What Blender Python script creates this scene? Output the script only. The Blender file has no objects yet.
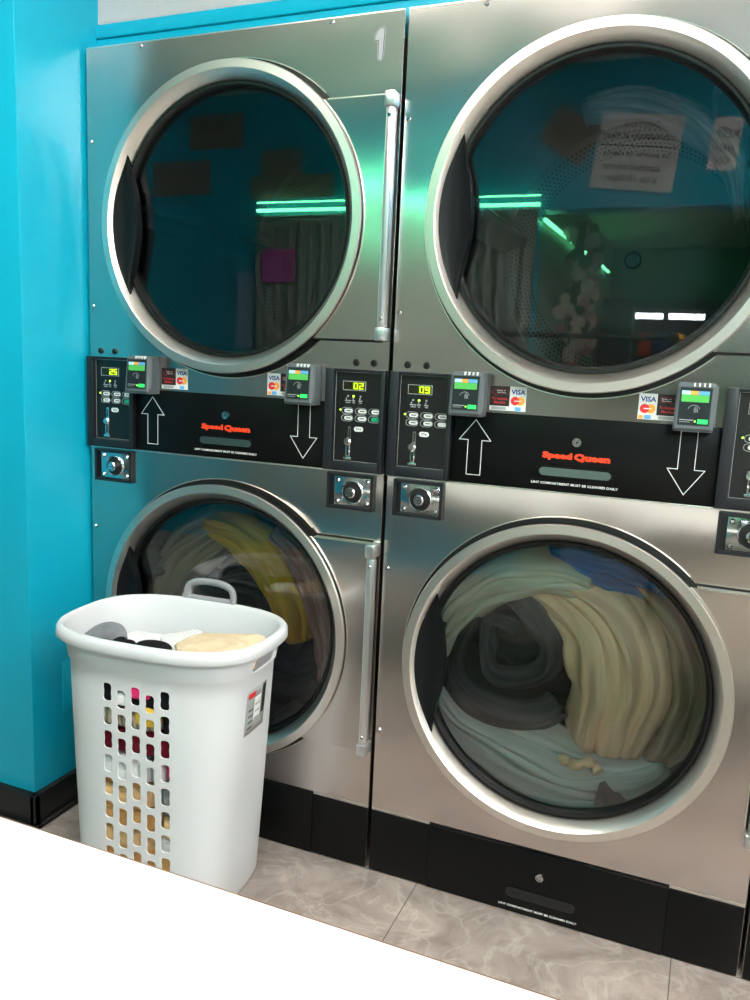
import bpy, bmesh, math, random
from mathutils import Vector, Matrix, noise
random.seed(7)
PI = math.pi
SC = bpy.context.scene
COL = SC.collection

# ------------------------------------------------------------------ camera
CAM_P = Vector((1.45223, -1.64949, 1.18329)); YAW, PITCH, ROLL, FPX = -0.3858, -0.16769, 0.04504, 822.494
_f = Vector((math.sin(YAW)*math.cos(PITCH), math.cos(YAW)*math.cos(PITCH), math.sin(PITCH)))
_r = Vector((math.cos(YAW), -math.sin(YAW), 0)); _u = _r.cross(_f)
_r2 = math.cos(ROLL)*_r + math.sin(ROLL)*_u; _u2 = -math.sin(ROLL)*_r + math.cos(ROLL)*_u
cd = bpy.data.cameras.new('camera'); cam = bpy.data.objects.new('camera', cd); COL.objects.link(cam)
cam.matrix_world = Matrix(((_r2.x, _u2.x, -_f.x, CAM_P.x), (_r2.y, _u2.y, -_f.y, CAM_P.y), (_r2.z, _u2.z, -_f.z, CAM_P.z), (0, 0, 0, 1)))
cd.sensor_fit = 'HORIZONTAL'; cd.sensor_width = 36; cd.lens = 36*FPX/750; cd.clip_start = 0.02
SC.camera = cam
# ------------------------------------------------------------------ world, exposure, lamp strengths
w = bpy.data.worlds.new('world'); SC.world = w; w.use_nodes = True
w.node_tree.nodes['Background'].inputs[0].default_value = (0.9, 0.95, 1, 1)
w.node_tree.nodes['Background'].inputs[1].default_value = 0.3
SC.view_settings.view_transform = 'Standard'; SC.view_settings.look = 'None'
SC.view_settings.exposure = 1.15; SC.view_settings.gamma = 1.0; SC.view_settings.use_curve_mapping = False
CEIL_LAMP = 17.0       # emission of the ceiling panels
LED = 9.0             # emission of the green light strips
SC.cycles.max_bounces = 10; SC.cycles.transparent_max_bounces = 12; SC.cycles.glossy_bounces = 6
SC.cycles.sample_clamp_indirect = 6.0; SC.cycles.blur_glossy = 0.3
SC.cycles.use_denoising = True

# ------------------------------------------------------------------ materials
def lin(c):
    return tuple((v/255/12.92 if v/255 <= .04045 else ((v/255+.055)/1.055)**2.4) for v in c) + (1,)
def new_mat(name):
    m = bpy.data.materials.new(name); m.use_nodes = True
    return m, m.node_tree, m.node_tree.nodes['Principled BSDF']
def mat(name, rgb, rough=.5, metal=0, var=0, vscale=20, bump=0, bscale=60, emit=0, spec=None, coat=0):
    m, t, b = new_mat(name); c = lin(rgb)
    b.inputs['Base Color'].default_value = c; b.inputs['Roughness'].default_value = rough; b.inputs['Metallic'].default_value = metal
    if spec is not None: b.inputs['Specular IOR Level'].default_value = spec
    if coat: b.inputs['Coat Weight'].default_value = coat; b.inputs['Coat Roughness'].default_value = .15
    if emit:
        b.inputs['Emission Color'].default_value = c; b.inputs['Emission Strength'].default_value = emit
    if var or bump:
        tc = t.nodes.new('ShaderNodeTexCoord')
    if var:
        n = t.nodes.new('ShaderNodeTexNoise'); n.inputs['Scale'].default_value = vscale; n.inputs['Detail'].default_value = 5
        t.links.new(tc.outputs['Object'], n.inputs['Vector'])
        mx = t.nodes.new('ShaderNodeMix'); mx.data_type = 'RGBA'
        mx.inputs[6].default_value = tuple(v*(1-var) for v in c[:3])+(1,); mx.inputs[7].default_value = tuple(min(1, v*(1+var)) for v in c[:3])+(1,)
        t.links.new(n.outputs['Fac'], mx.inputs[0]); t.links.new(mx.outputs[2], b.inputs['Base Color'])
    if bump:
        n = t.nodes.new('ShaderNodeTexNoise'); n.inputs['Scale'].default_value = bscale; n.inputs['Detail'].default_value = 4
        t.links.new(tc.outputs['Object'], n.inputs['Vector'])
        bp = t.nodes.new('ShaderNodeBump'); bp.inputs['Strength'].default_value = bump; bp.inputs['Distance'].default_value = .004
        t.links.new(n.outputs['Fac'], bp.inputs['Height']); t.links.new(bp.outputs['Normal'], b.inputs['Normal'])
    return m
def steel(name, rgb, rough, aniso=.6, wave=.35, tang=(1, 0, 0)):
    m, t, b = new_mat(name)
    b.inputs['Metallic'].default_value = 1; b.inputs['Anisotropic'].default_value = aniso
    tc = t.nodes.new('ShaderNodeTexCoord')
    if tang:
        cx = t.nodes.new('ShaderNodeCombineXYZ')
        for i in range(3): cx.inputs[i].default_value = tang[i]
        t.links.new(cx.outputs[0], b.inputs['Tangent'])
    # long brushed grain
    mp = t.nodes.new('ShaderNodeMapping'); mp.inputs['Scale'].default_value = (1.2, 1.2, 420)
    t.links.new(tc.outputs['Object'], mp.inputs['Vector'])
    n = t.nodes.new('ShaderNodeTexNoise'); n.inputs['Scale'].default_value = 1; n.inputs['Detail'].default_value = 3
    t.links.new(mp.outputs[0], n.inputs['Vector'])
    c = lin(rgb)
    mx = t.nodes.new('ShaderNodeMix'); mx.data_type = 'RGBA'
    mx.inputs[6].default_value = tuple(v*.994 for v in c[:3])+(1,); mx.inputs[7].default_value = tuple(min(1, v*1.006) for v in c[:3])+(1,)
    t.links.new(n.outputs['Fac'], mx.inputs[0]); t.links.new(mx.outputs[2], b.inputs['Base Color'])
    mr = t.nodes.new('ShaderNodeMapRange'); mr.inputs[3].default_value = rough*.96; mr.inputs[4].default_value = rough*1.04
    t.links.new(n.outputs['Fac'], mr.inputs[0]); t.links.new(mr.outputs[0], b.inputs['Roughness'])
    # slight oil-canning of the thin sheet
    n2 = t.nodes.new('ShaderNodeTexNoise'); n2.inputs['Scale'].default_value = 3.2; n2.inputs['Detail'].default_value = 1
    t.links.new(tc.outputs['Object'], n2.inputs['Vector'])
    bp = t.nodes.new('ShaderNodeBump'); bp.inputs['Strength'].default_value = wave; bp.inputs['Distance'].default_value = .02
    t.links.new(n2.outputs['Fac'], bp.inputs['Height']); t.links.new(bp.outputs['Normal'], b.inputs['Normal'])
    return m
M_STEEL = steel('brushed_stainless', (206, 199, 195), .19, .6, .5)
M_RING = steel('ring_stainless', (232, 226, 219), .34, 0, .04, None)
M_ALU = steel('satin_aluminium', (214, 216, 220), .36, 0, 0, None)
M_CHROME = mat('chrome', (205, 208, 210), .12, 1)
M_DARKMETAL_GAP = mat('dark_part_and_gap_shade', (14, 14, 15), .5)  # near-black parts; also paints in the shade of narrow gaps
M_BLACKPL = mat('black_lacquered_panel', (9, 10, 11), .36, var=.25, vscale=9, spec=.18)
M_BEZEL = mat('black_plastic_bezel', (22, 25, 31), .42)
M_KEYPAD = mat('keypad_face', (11, 12, 14), .38)
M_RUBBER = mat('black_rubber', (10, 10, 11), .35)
M_HANDLE = mat('black_handle_plastic', (12, 14, 17), .45, spec=.2)
M_READER = mat('card_reader_grey', (84, 92, 96), .45)
M_READDARK = mat('card_reader_face', (28, 34, 38), .3)
M_WHITE = mat('white_print', (222, 224, 224), .5)
M_GREYPR = mat('grey_print', (150, 155, 156), .5)
M_RED = mat('red_lettering', (238, 66, 28), .45)
M_DARKRED = mat('dark_red_print', (150, 30, 34), .5)
M_ORANGE = mat('orange_print', (240, 160, 60), .5)
M_MCRED = mat('red_print', (214, 40, 44), .5)
M_BLUE = mat('blue_print', (36, 62, 140), .5)
M_LTBLUE = mat('light_blue_print', (90, 160, 215), .5)
M_STICK = mat('white_sticker', (214, 218, 216), .5)
M_STICKBLK = mat('black_sticker', (24, 18, 20), .5)
M_LCD = mat('green_lcd', (76, 168, 78), .3, emit=.12)
M_LCDBTN = mat('green_lit_key', (40, 200, 90), .3, emit=.5)
M_LCDSTRIP = mat('screen_header', (150, 190, 220), .3, emit=.25)
M_DIGIT = mat('yellow_green_digits', (190, 240, 30), .4, emit=.9)
M_DISPBG = mat('display_window', (34, 34, 20), .2)
M_DISPGLOW = mat('display_lit_cells', (50, 62, 8), .3, emit=.12)
M_DISPOFF = mat('display_window_off', (62, 44, 36), .2)
M_GREENBTN = mat('green_start_key', (20, 150, 105), .45)
M_DOT = mat('lit_indicator', (170, 255, 60), .4, emit=2.2)
M_TEAL = mat('teal_wall_paint', (6, 166, 196), .34, var=.04, vscale=3, bump=.12, bscale=45, spec=.5)
M_TEALTR = mat('teal_trim_paint', (8, 168, 198), .3)
M_WALL = mat('white_textured_wall', (222, 222, 222), .75, bump=.6, bscale=70)
M_CEIL = mat('ceiling_white', (196, 194, 192), .8)
M_BASEB = mat('black_cove_base', (22, 22, 24), .42, var=.3, vscale=12)
M_TABLE = mat('white_laminate', (250, 250, 250), .45)
M_TABEDGE = mat('brown_table_edge', (120, 92, 76), .5)
M_LAMP = mat('lamp_diffuser', (255, 250, 240), .5, emit=CEIL_LAMP)
M_FILL_LAMP = mat('drum_fill_diffuser', (255, 250, 240), .5, emit=CEIL_LAMP*1.9)  # for the added fill panels that brighten the drums
M_LEDS = mat('green_led', (120, 255, 180), .5, emit=LED)
M_TUBE = mat('white_tube', (240, 248, 255), .5, emit=12)
M_PLASTIC = mat('white_hamper_plastic', (226, 228, 232), .38, var=.015, vscale=6, spec=.5)
_t = M_PLASTIC.node_tree; _tl = _t.nodes.new('ShaderNodeBsdfTranslucent'); _tl.inputs[0].default_value = lin((226, 228, 232)); _mx = _t.nodes.new('ShaderNodeMixShader'); _mx.inputs[0].default_value = .22
_t.links.new(_t.nodes['Principled BSDF'].outputs[0], _mx.inputs[1]); _t.links.new(_tl.outputs[0], _mx.inputs[2]); _t.links.new(_mx.outputs[0], _t.nodes['Material Output'].inputs[0])
M_HGREY = mat('grey_handle_plastic', (140, 142, 147), .35)

# glass: see-through dark tint plus mirror reflection by angle
M_GLASS, t, b = new_mat('door_glass'); t.nodes.remove(b)
tr = t.nodes.new('ShaderNodeBsdfTransparent'); tr.inputs[0].default_value = (1, 1, 1, 1)
gl = t.nodes.new('ShaderNodeBsdfGlossy'); gl.inputs['Roughness'].default_value = .012; gl.inputs[0].default_value = (1, 1, 1, 1)
fr = t.nodes.new('ShaderNodeFresnel'); fr.inputs[0].default_value = 1.5
mx = t.nodes.new('ShaderNodeMixShader'); t.links.new(fr.outputs[0], mx.inputs[0]); t.links.new(tr.outputs[0], mx.inputs[1]); t.links.new(gl.outputs[0], mx.inputs[2])
t.links.new(mx.outputs[0], t.nodes['Material Output'].inputs[0])

# floor: marbled vinyl tile, joints running away from the machines
def floor_mat():
    m, t, b = new_mat('marbled_floor_tile'); N = t.nodes; L = t.links
    tc = N.new('ShaderNodeTexCoord')
    n1 = N.new('ShaderNodeTexNoise'); n1.inputs['Scale'].default_value = 9; n1.inputs['Detail'].default_value = 9; n1.inputs['Roughness'].default_value = .7; n1.inputs['Distortion'].default_value = .9
    L.new(tc.outputs['Object'], n1.inputs['Vector'])
    cr = N.new('ShaderNodeValToRGB'); e = cr.color_ramp.elements
    e[0].position = .28; e[0].color = lin((112, 101, 96)); e[1].position = .74; e[1].color = lin((172, 160, 154))
    L.new(n1.outputs['Fac'], cr.inputs[0])
    n2 = N.new('ShaderNodeTexNoise'); n2.inputs['Scale'].default_value = 8.5; n2.inputs['Detail'].default_value = 9; n2.inputs['Distortion'].default_value = .9
    L.new(tc.outputs['Object'], n2.inputs['Vector'])
    a = N.new('ShaderNodeMath'); a.operation = 'SUBTRACT'; a.inputs[1].default_value = .5; L.new(n2.outputs['Fac'], a.inputs[0])
    a2 = N.new('ShaderNodeMath'); a2.operation = 'ABSOLUTE'; L.new(a.outputs[0], a2.inputs[0])
    vr = N.new('ShaderNodeMapRange'); vr.inputs[1].default_value = 0; vr.inputs[2].default_value = .03; vr.inputs[3].default_value = .2; vr.inputs[4].default_value = 0
    L.new(a2.outputs[0], vr.inputs[0])
    mx = N.new('ShaderNodeMix'); mx.data_type = 'RGBA'; mx.inputs[7].default_value = lin((214, 206, 200))
    L.new(vr.outputs[0], mx.inputs[0]); L.new(cr.outputs[0], mx.inputs[6])
    sp = N.new('ShaderNodeSeparateXYZ'); L.new(tc.outputs['Object'], sp.inputs[0])
    last = None
    for ax, off, per in (('X', .93, .555), ('Y', -.62, .62)):
        s1 = N.new('ShaderNodeMath'); s1.operation = 'SUBTRACT'; s1.inputs[1].default_value = off; L.new(sp.outputs[ax], s1.inputs[0])
        s2 = N.new('ShaderNodeMath'); s2.operation = 'PINGPONG'; s2.inputs[1].default_value = per/2; L.new(s1.outputs[0], s2.inputs[0])
        s3 = N.new('ShaderNodeMath'); s3.operation = 'LESS_THAN'; s3.inputs[1].default_value = .0012; L.new(s2.outputs[0], s3.inputs[0])
        if last:
            s4 = N.new('ShaderNodeMath'); s4.operation = 'MAXIMUM'; L.new(last.outputs[0], s4.inputs[0]); L.new(s3.outputs[0], s4.inputs[1]); last = s4
        else: last = s3
    m2 = N.new('ShaderNodeMix'); m2.data_type = 'RGBA'; m2.inputs[7].default_value = lin((84, 74, 70))
    L.new(last.outputs[0], m2.inputs[0]); L.new(mx.outputs[2], m2.inputs[6]); L.new(m2.outputs[2], b.inputs['Base Color'])
    b.inputs['Roughness'].default_value = .42
    return m
M_FLOOR = floor_mat()

# perforated drum metal: rows of round holes, hole pattern by angle and depth
def drum_mat(name, disc):
    m, t, b = new_mat(name); N = t.nodes; L = t.links
    b.inputs['Metallic'].default_value = .85; b.inputs['Roughness'].default_value = .38
    tc = N.new('ShaderNodeTexCoord'); sp = N.new('ShaderNodeSeparateXYZ'); L.new(tc.outputs['UV'], sp.inputs[0])
    def M(op, a, bb=None):
        n = N.new('ShaderNodeMath'); n.operation = op
        for i, v in enumerate((a, bb)):
            if v is None: continue
            if isinstance(v, (int, float)): n.inputs[i].default_value = v
            else: L.new(v, n.inputs[i])
        return n.outputs[0]
    P = .0125
    u = M('DIVIDE', sp.outputs[0], P); v = M('DIVIDE', sp.outputs[1], P*.866)
    row = M('FLOOR', v); odd = M('MULTIPLY', M('MODULO', M('ABSOLUTE', row), 2), .5)
    fu = M('SUBTRACT', M('FRACT', M('ADD', u, odd)), .5); fv = M('MULTIPLY', M('SUBTRACT', M('FRACT', v), .5), .866)
    d = M('SQRT', M('ADD', M('MULTIPLY', fu, fu), M('MULTIPLY', fv, fv)))
    hole = M('LESS_THAN', d, .27)
    if disc: zone = M('MULTIPLY', M('GREATER_THAN', sp.outputs[2], .5), 1)
    # zone of holes is carried by the second attribute
    at = N.new('ShaderNodeAttribute'); at.attribute_name = 'perf'
    hole = M('MULTIPLY', hole, M('GREATER_THAN', at.outputs['Fac'], .5))
    mx = N.new('ShaderNodeMix'); mx.data_type = 'RGBA'; mx.inputs[6].default_value = lin((82, 82, 82)); mx.inputs[7].default_value = (.004, .004, .004, 1)
    L.new(hole, mx.inputs[0]); L.new(mx.outputs[2], b.inputs['Base Color'])
    L.new(M('SUBTRACT', .85, M('MULTIPLY', hole, .85)), b.inputs['Metallic'])
    return m
M_DRUM = drum_mat('perforated_drum', False)
M_RIB = mat('drum_rib_metal', (70, 76, 88), .35, .8)

# fabric with folds-direction weave variation
def cloth(name, a, bcol, su=3., sv=40., rough=.9):
    m, t, b = new_mat(name); N = t.nodes; L = t.links
    tc = N.new('ShaderNodeTexCoord'); mp = N.new('ShaderNodeMapping'); mp.inputs['Scale'].default_value = (su, sv, 1)
    L.new(tc.outputs['UV'], mp.inputs['Vector'])
    n = N.new('ShaderNodeTexNoise'); n.inputs['Scale'].default_value = 1; n.inputs['Detail'].default_value = 4; L.new(mp.outputs[0], n.inputs['Vector'])
    cr = N.new('ShaderNodeValToRGB'); e = cr.color_ramp.elements; e[0].position = .3; e[1].position = .7; e[0].color = lin(a); e[1].color = lin(bcol)
    L.new(n.outputs['Fac'], cr.inputs[0]); L.new(cr.outputs[0], b.inputs['Base Color'])
    b.inputs['Roughness'].default_value = rough; b.inputs['Specular IOR Level'].default_value = .2
    return m
def stripe(name, a, bcol, k):
    m, t, b = new_mat(name); N = t.nodes; L = t.links
    tc = N.new('ShaderNodeTexCoord'); wv = N.new('ShaderNodeTexWave'); wv.inputs['Scale'].default_value = k; wv.inputs['Distortion'].default_value = 3; wv.inputs['Detail'].default_value = 1
    L.new(tc.outputs['Object'], wv.inputs['Vector'])
    cr = N.new('ShaderNodeValToRGB'); e = cr.color_ramp.elements; e[0].position = .45; e[1].position = .55; e[0].color = lin(a); e[1].color = lin(bcol)
    L.new(wv.outputs['Fac'], cr.inputs[0]); L.new(cr.outputs[0], b.inputs['Base Color']); b.inputs['Roughness'].default_value = .9
    return m

# ------------------------------------------------------------------ mesh helpers
class MB:
    def __init__(s): s.bm = bmesh.new(); s.mats = []; s.perf = None
    def mi(s, m):
        if m not in s.mats: s.mats.append(m)
        return s.mats.index(m)
    def _fin(s, faces, m, smooth=False):
        i = s.mi(m)
        for f in faces: f.material_index = i; f.smooth = smooth
    def box(s, x0, x1, y0, y1, z0, z1, m, bev=0):
        r = bmesh.ops.create_cube(s.bm, size=1); vs = r['verts']
        for v in vs: v.co = Vector(((x0+x1)/2+v.co.x*(x1-x0), (y0+y1)/2+v.co.y*(y1-y0), (z0+z1)/2+v.co.z*(z1-z0)))
        fs = list({f for v in vs for f in v.link_faces}); s._fin(fs, m)
        if bev:
            es = list({e for v in vs for e in v.link_edges})
            r = bmesh.ops.bevel(s.bm, geom=es, offset=bev, segments=2, affect='EDGES', profile=.5)
            s._fin(r['faces'], m, True)
        return s
    def lathe(s, prof, cx, cz, m, n=64, a0=0, a1=2*PI):   # profile (r, y) around the axis along y
        full = abs(a1-a0-2*PI) < 1e-6; cnt = n if full else n+1
        rows = []
        for k in range(cnt):
            a = a0+(a1-a0)*k/n
            rows.append([s.bm.verts.new((cx+r*math.cos(a), y, cz+r*math.sin(a))) for r, y in prof])
        fs = []
        for k in range(n):
            A = rows[k]; B = rows[(k+1) % cnt]
            for j in range(len(prof)-1):
                try: fs.append(s.bm.faces.new((A[j], B[j], B[j+1], A[j+1])))
                except Exception: pass
        s._fin(fs, m, True); return s
    def disc(s, cx, cz, r, y0, y1, m, n=24, bev=0):
        prof = [(0.0001, y0), (r-bev, y0), (r, y0+bev), (r, y1), (0.0001, y1)] if bev else [(0.0001, y0), (r, y0), (r, y1), (0.0001, y1)]
        s.lathe(prof, cx, cz, m, n); return s
    def cyl(s, p, q, r, m, n=12):
        p = Vector(p); q = Vector(q); d = q-p
        rr = bmesh.ops.create_cone(s.bm, cap_ends=True, segments=n, radius1=r, radius2=r, depth=d.length)
        mt = Matrix.Translation((p+q)/2) @ d.to_track_quat('Z', 'Y').to_matrix().to_4x4()
        bmesh.ops.transform(s.bm, matrix=mt, verts=rr['verts'])
        fs = list({f for v in rr['verts'] for f in v.link_faces}); s._fin(fs, m, True)
        for f in fs:
            if len(f.verts) > 4: f.smooth = False
        return s
    def prism(s, poly, y0, y1, m):      # poly of (x, z), front y0, back y1
        F = [s.bm.verts.new((x, y0, z)) for x, z in poly]; B = [s.bm.verts.new((x, y1, z)) for x, z in poly]
        fs = [s.bm.faces.new(F), s.bm.faces.new(B[::-1])]
        n = len(poly)
        for i in range(n): fs.append(s.bm.faces.new((F[i], B[i], B[(i+1) % n], F[(i+1) % n])))
        s._fin(fs, m); return s
    def grid(s, P, m, closed_u=False, closed_v=False, smooth=True, uv=None):
        V = [[s.bm.verts.new(p) for p in row] for row in P]; fs = []
        nu, nv = len(V), len(V[0])
        for i in range(nu if closed_u else nu-1):
            for j in range(nv if closed_v else nv-1):
                fs.append(s.bm.faces.new((V[i][j], V[(i+1) % nu][j], V[(i+1) % nu][(j+1) % nv], V[i][(j+1) % nv])))
        s._fin(fs, m, smooth)
        if uv:
            ul = s.bm.loops.layers.uv.verify(); ix = {}
            for i in range(nu):
                for j in range(nv): ix[V[i][j]] = uv[i][j]
            for f in fs:
                for l in f.loops: l[ul].uv = ix[l.vert]
        return s
    def tube(s, pts, r, m, n=10, closed=False, flat=1):
        pts = [Vector(p) for p in pts]; rows = []; N = len(pts)
        prev = None
        for i in range(N):
            a = pts[(i-1) % N] if (closed or i) else pts[i]; b2 = pts[(i+1) % N] if (closed or i < N-1) else pts[i]
            d = (b2-a).normalized()
            if prev is None: prev = d.orthogonal().normalized()
            e1 = (prev-d*prev.dot(d)).normalized(); e2 = d.cross(e1); prev = e1
            rad = r[i] if isinstance(r, (list, tuple)) else r
            rows.append([pts[i]+rad*(math.cos(2*PI*k/n)*e1+flat*math.sin(2*PI*k/n)*e2) for k in range(n)])
        s.grid(rows, m, closed_u=closed, closed_v=True)
        if not closed:
            for rw in (rows[0], rows[-1]):
                f = s.bm.faces.new([s.bm.verts.new(p) for p in rw]); s._fin([f], m, True)
        return s
    def build(s, name, parent=None, norm=True):
        bmesh.ops.remove_doubles(s.bm, verts=s.bm.verts, dist=1e-6)
        if norm: bmesh.ops.recalc_face_normals(s.bm, faces=s.bm.faces)
        me = bpy.data.meshes.new(name); s.bm.to_mesh(me); s.bm.free()
        for m in s.mats: me.materials.append(m)
        me.set_sharp_from_angle(angle=math.radians(32))
        o = bpy.data.objects.new(name, me); COL.objects.link(o)
        if parent: o.parent = parent
        return o
def tag(o, label=None, cat=None, group=None, kind=None):
    if label: o['label'] = label
    if cat: o['category'] = cat
    if group: o['group'] = group
    if kind: o['kind'] = kind
    return o
def empty(name, loc, label, cat, group=None):
    o = bpy.data.objects.new(name, None); o.empty_display_size = .1; o.location = loc; COL.objects.link(o)
    return tag(o, label, cat, group)
def text_into(mb, s, x0, x1, z0, z1, y, m, bold=0, thick=.0006, face=-1):
    cu = bpy.data.curves.new('t', 'FONT'); cu.body = s; cu.size = 1; cu.offset = bold; cu.extrude = 0; cu.resolution_u = 2
    o = bpy.data.objects.new('t', cu); COL.objects.link(o); bpy.context.view_layer.update()
    dg = bpy.context.evaluated_depsgraph_get(); me = o.evaluated_get(dg).to_mesh()
    xs = [v.co.x for v in me.vertices]; ys = [v.co.y for v in me.vertices]
    ax, bx, ay, by = min(xs), max(xs), min(ys), max(ys)
    vs = []
    for v in me.vertices:
        X = (v.co.x-ax)/(bx-ax); Z = (v.co.y-ay)/(by-ay)
        X = x0+(x1-x0)*X if face < 0 else x1-(x1-x0)*X
        vs.append(mb.bm.verts.new((X, y, z0+(z1-z0)*Z)))
    fs = []
    for p in me.polygons:
        try: fs.append(mb.bm.faces.new([vs[i] for i in p.vertices]))
        except Exception: pass
    r = bmesh.ops.extrude_face_region(mb.bm, geom=fs)
    nv = [g for g in r['geom'] if isinstance(g, bmesh.types.BMVert)]
    for v in nv: v.co.y += face*thick
    allf = set(fs) | {f for v in nv for f in v.link_faces}
    mb._fin(list(allf), m)
    o.to_mesh_clear() if False else None
    bpy.data.objects.remove(o); bpy.data.curves.remove(cu)
    return mb
def outline(mb, poly, wd, y0, y1, m):       # closed outline of a polygon as thin bars
    n = len(poly)
    for i in range(n):
        a = Vector(poly[i]); b2 = Vector(poly[(i+1) % n]); d = (b2-a).normalized(); p = Vector((-d.y, d.x))*wd/2; e = d*wd/2
        q = [a-e+p, b2+e+p, b2+e-p, a-e-p]
        mb.prism([(v.x, v.y) for v in q], y0, y1, m)
    return mb
def pill(cx, cz, w_, h_, n=8, waist=0):
    r = min(w_, h_)/2; out = []
    if w_ >= h_:
        for k in range(n+1): a = -PI/2+PI*k/n; out.append((cx+w_/2-r+r*math.cos(a), cz+r*math.sin(a)))
        for k in range(n+1): a = PI/2+PI*k/n; out.append((cx-w_/2+r+r*math.cos(a), cz+r*math.sin(a)))
    else:
        for k in range(n+1): a = PI*k/n; out.append((cx+r*math.cos(a), cz+h_/2-r+r*math.sin(a)))
        for k in range(n+1): a = PI+PI*k/n; out.append((cx+r*math.cos(a), cz-h_/2+r+r*math.sin(a)))
    return out
def copy_tree(o, parent=None):
    c = o.copy(); COL.objects.link(c); c.parent = parent
    for ch in list(o.children): copy_tree(ch, c)
    return c

# ------------------------------------------------------------------ room shell
def struct(name, mb): return tag(mb.build(name), kind='structure')
CZ = 2.7
struct('floor', MB().box(-2.6, 4.6, -6.1, 1.0, -.05, 0, M_FLOOR))
struct('ceiling', MB().box(-2.6, 4.6, -6.1, 1.0, CZ, CZ+.05, M_CEIL))
# bulky teal wall end left of the machines
struct('wall_left', MB().box(-2.6, -.012, -.205, 1.0, 0, CZ, M_TEAL, .004))
mb = MB(); mb.box(-2.6, .004, -.222, -.2, 0, .088, M_BASEB, .004); mb.box(-.014, .004, -.222, .05, 0, .088, M_BASEB, .004)
mb.box(-.014, .014, -.232, .05, 0, .012, M_BASEB, .004); mb.box(-2.6, .014, -.232, -.2, 0, .012, M_BASEB, .004)
struct('baseboard_left', mb)
# wall above the machines, stepped teal moulding under it
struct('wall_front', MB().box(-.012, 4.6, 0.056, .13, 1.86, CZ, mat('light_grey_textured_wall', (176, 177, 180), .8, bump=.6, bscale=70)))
mb = MB(); mb.box(-.012, 4.6, .050, .1, 1.84, 1.912, M_TEALTR, .003); mb.box(-.012, 4.6, .044, .1, 1.912, 1.943, M_TEALTR, .004)
struct('trim_1', mb)
struct('wall_back_machines', MB().box(-.012, 4.6, .95, 1.0, 0, 1.9, M_TEAL)) if False else None
struct('wall_right', MB().box(4.55, 4.6, -6.1, 1.0, 0, CZ, M_WALL))
struct('wall_side', MB().box(-2.6, -2.55, -6.1, -.2, 0, CZ, M_WALL))
# wall behind the photographer: solid on one side, an opening to a deeper room on the other
mb = MB(); mb.box(-2.55, .48, -2.95, -2.8, 0, CZ, M_TEAL); mb.box(.48, 4.55, -2.95, -2.8, 2.0, CZ, M_TEAL)
struct('wall_back', mb)
M_FARGREEN = mat('dark_green_far_wall', (20, 140, 104), .6)  # green wall, pushed greener to paint in the room's green glow
struct('wall_far', MB().box(-2.6, 4.6, -6.1, -6.05, 0, CZ, M_FARGREEN))
struct('wall_partition', MB().box(.38, .48, -6.05, -2.95, 0, 2.25, mat('green_glow_partition', (120, 150, 135), .7)))  # partition tinted green to paint in the strips' glow
struct('ceiling_far', MB().box(.48, 4.55, -6.05, -2.95, 2.25, 2.3, mat('green_glow_soffit', (150, 195, 165), .8)))  # soffit colour carries the green light of the strips

# ceiling light panels; the two right rear ones are added to brighten the drums
def ceiling_light(x, y, sx, sy, label, m=None):
    e = empty('ceiling_light', (x, y, CZ), label, 'ceiling light', 'ceiling light panels')
    mb = MB()
    for a in ((-sx/2-.03, sx/2+.03, -sy/2-.03, -sy/2), (-sx/2-.03, sx/2+.03, sy/2, sy/2+.03), (-sx/2-.03, -sx/2, -sy/2, sy/2), (sx/2, sx/2+.03, -sy/2, sy/2)):
        mb.box(*a, -.02, .0, M_WHITE)
    mb.build('frame', e)
    MB().box(-sx/2, sx/2, -sy/2, sy/2, -.014, -.004, m or M_LAMP).build('diffuser', e)
ceiling_light(.55, -1.3, 1.2, .3, 'white ceiling light panel above the folding table')
ceiling_light(2.4, -1.3, 1.2, .3, 'white ceiling light panel above the right end of the folding table')
ceiling_light(2.75, -2.45, 1.2, .3, 'added unseen fill light panel near the opening to the far room', M_FILL_LAMP)
ceiling_light(3.9, -1.9, .3, 1.2, 'added unseen fill light panel nearest the right wall', M_FILL_LAMP)

# ------------------------------------------------------------------ the dryer
Wd = .8; HT = 1.875; ZB = 1.1636; ZL = .9405; ZK = .160; BW = .142; PT = 1.090
CX = .401; CU = 1.4735; CL = .5465
def panel_hole(mb, x0, x1, z0, z1, cx, cz, r, y0, y1, m, n=96):
    angs = [2*PI*k/n for k in range(n)]
    angs += [math.atan2(z-cz, x-cx) % (2*PI) for x in (x0, x1) for z in (z0, z1)]
    angs = sorted(angs); ring = []
    for a in angs:
        c, s_ = math.cos(a), math.sin(a); t_ = 1e9
        if c > 1e-9: t_ = min(t_, (x1-cx)/c)
        if c < -1e-9: t_ = min(t_, (x0-cx)/c)
        if s_ > 1e-9: t_ = min(t_, (z1-cz)/s_)
        if s_ < -1e-9: t_ = min(t_, (z0-cz)/s_)
        ring.append(((cx+c*t_, cz+s_*t_), (cx+c*r, cz+s_*r)))
    rows = []
    for o_, i_ in ring:
        rows.append([(o_[0], y1, o_[1]), (o_[0], y0, o_[1]), (i_[0], y0, i_[1]), (i_[0], y1, i_[1])])
    mb.grid(rows, m, closed_u=True, smooth=False)
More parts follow.
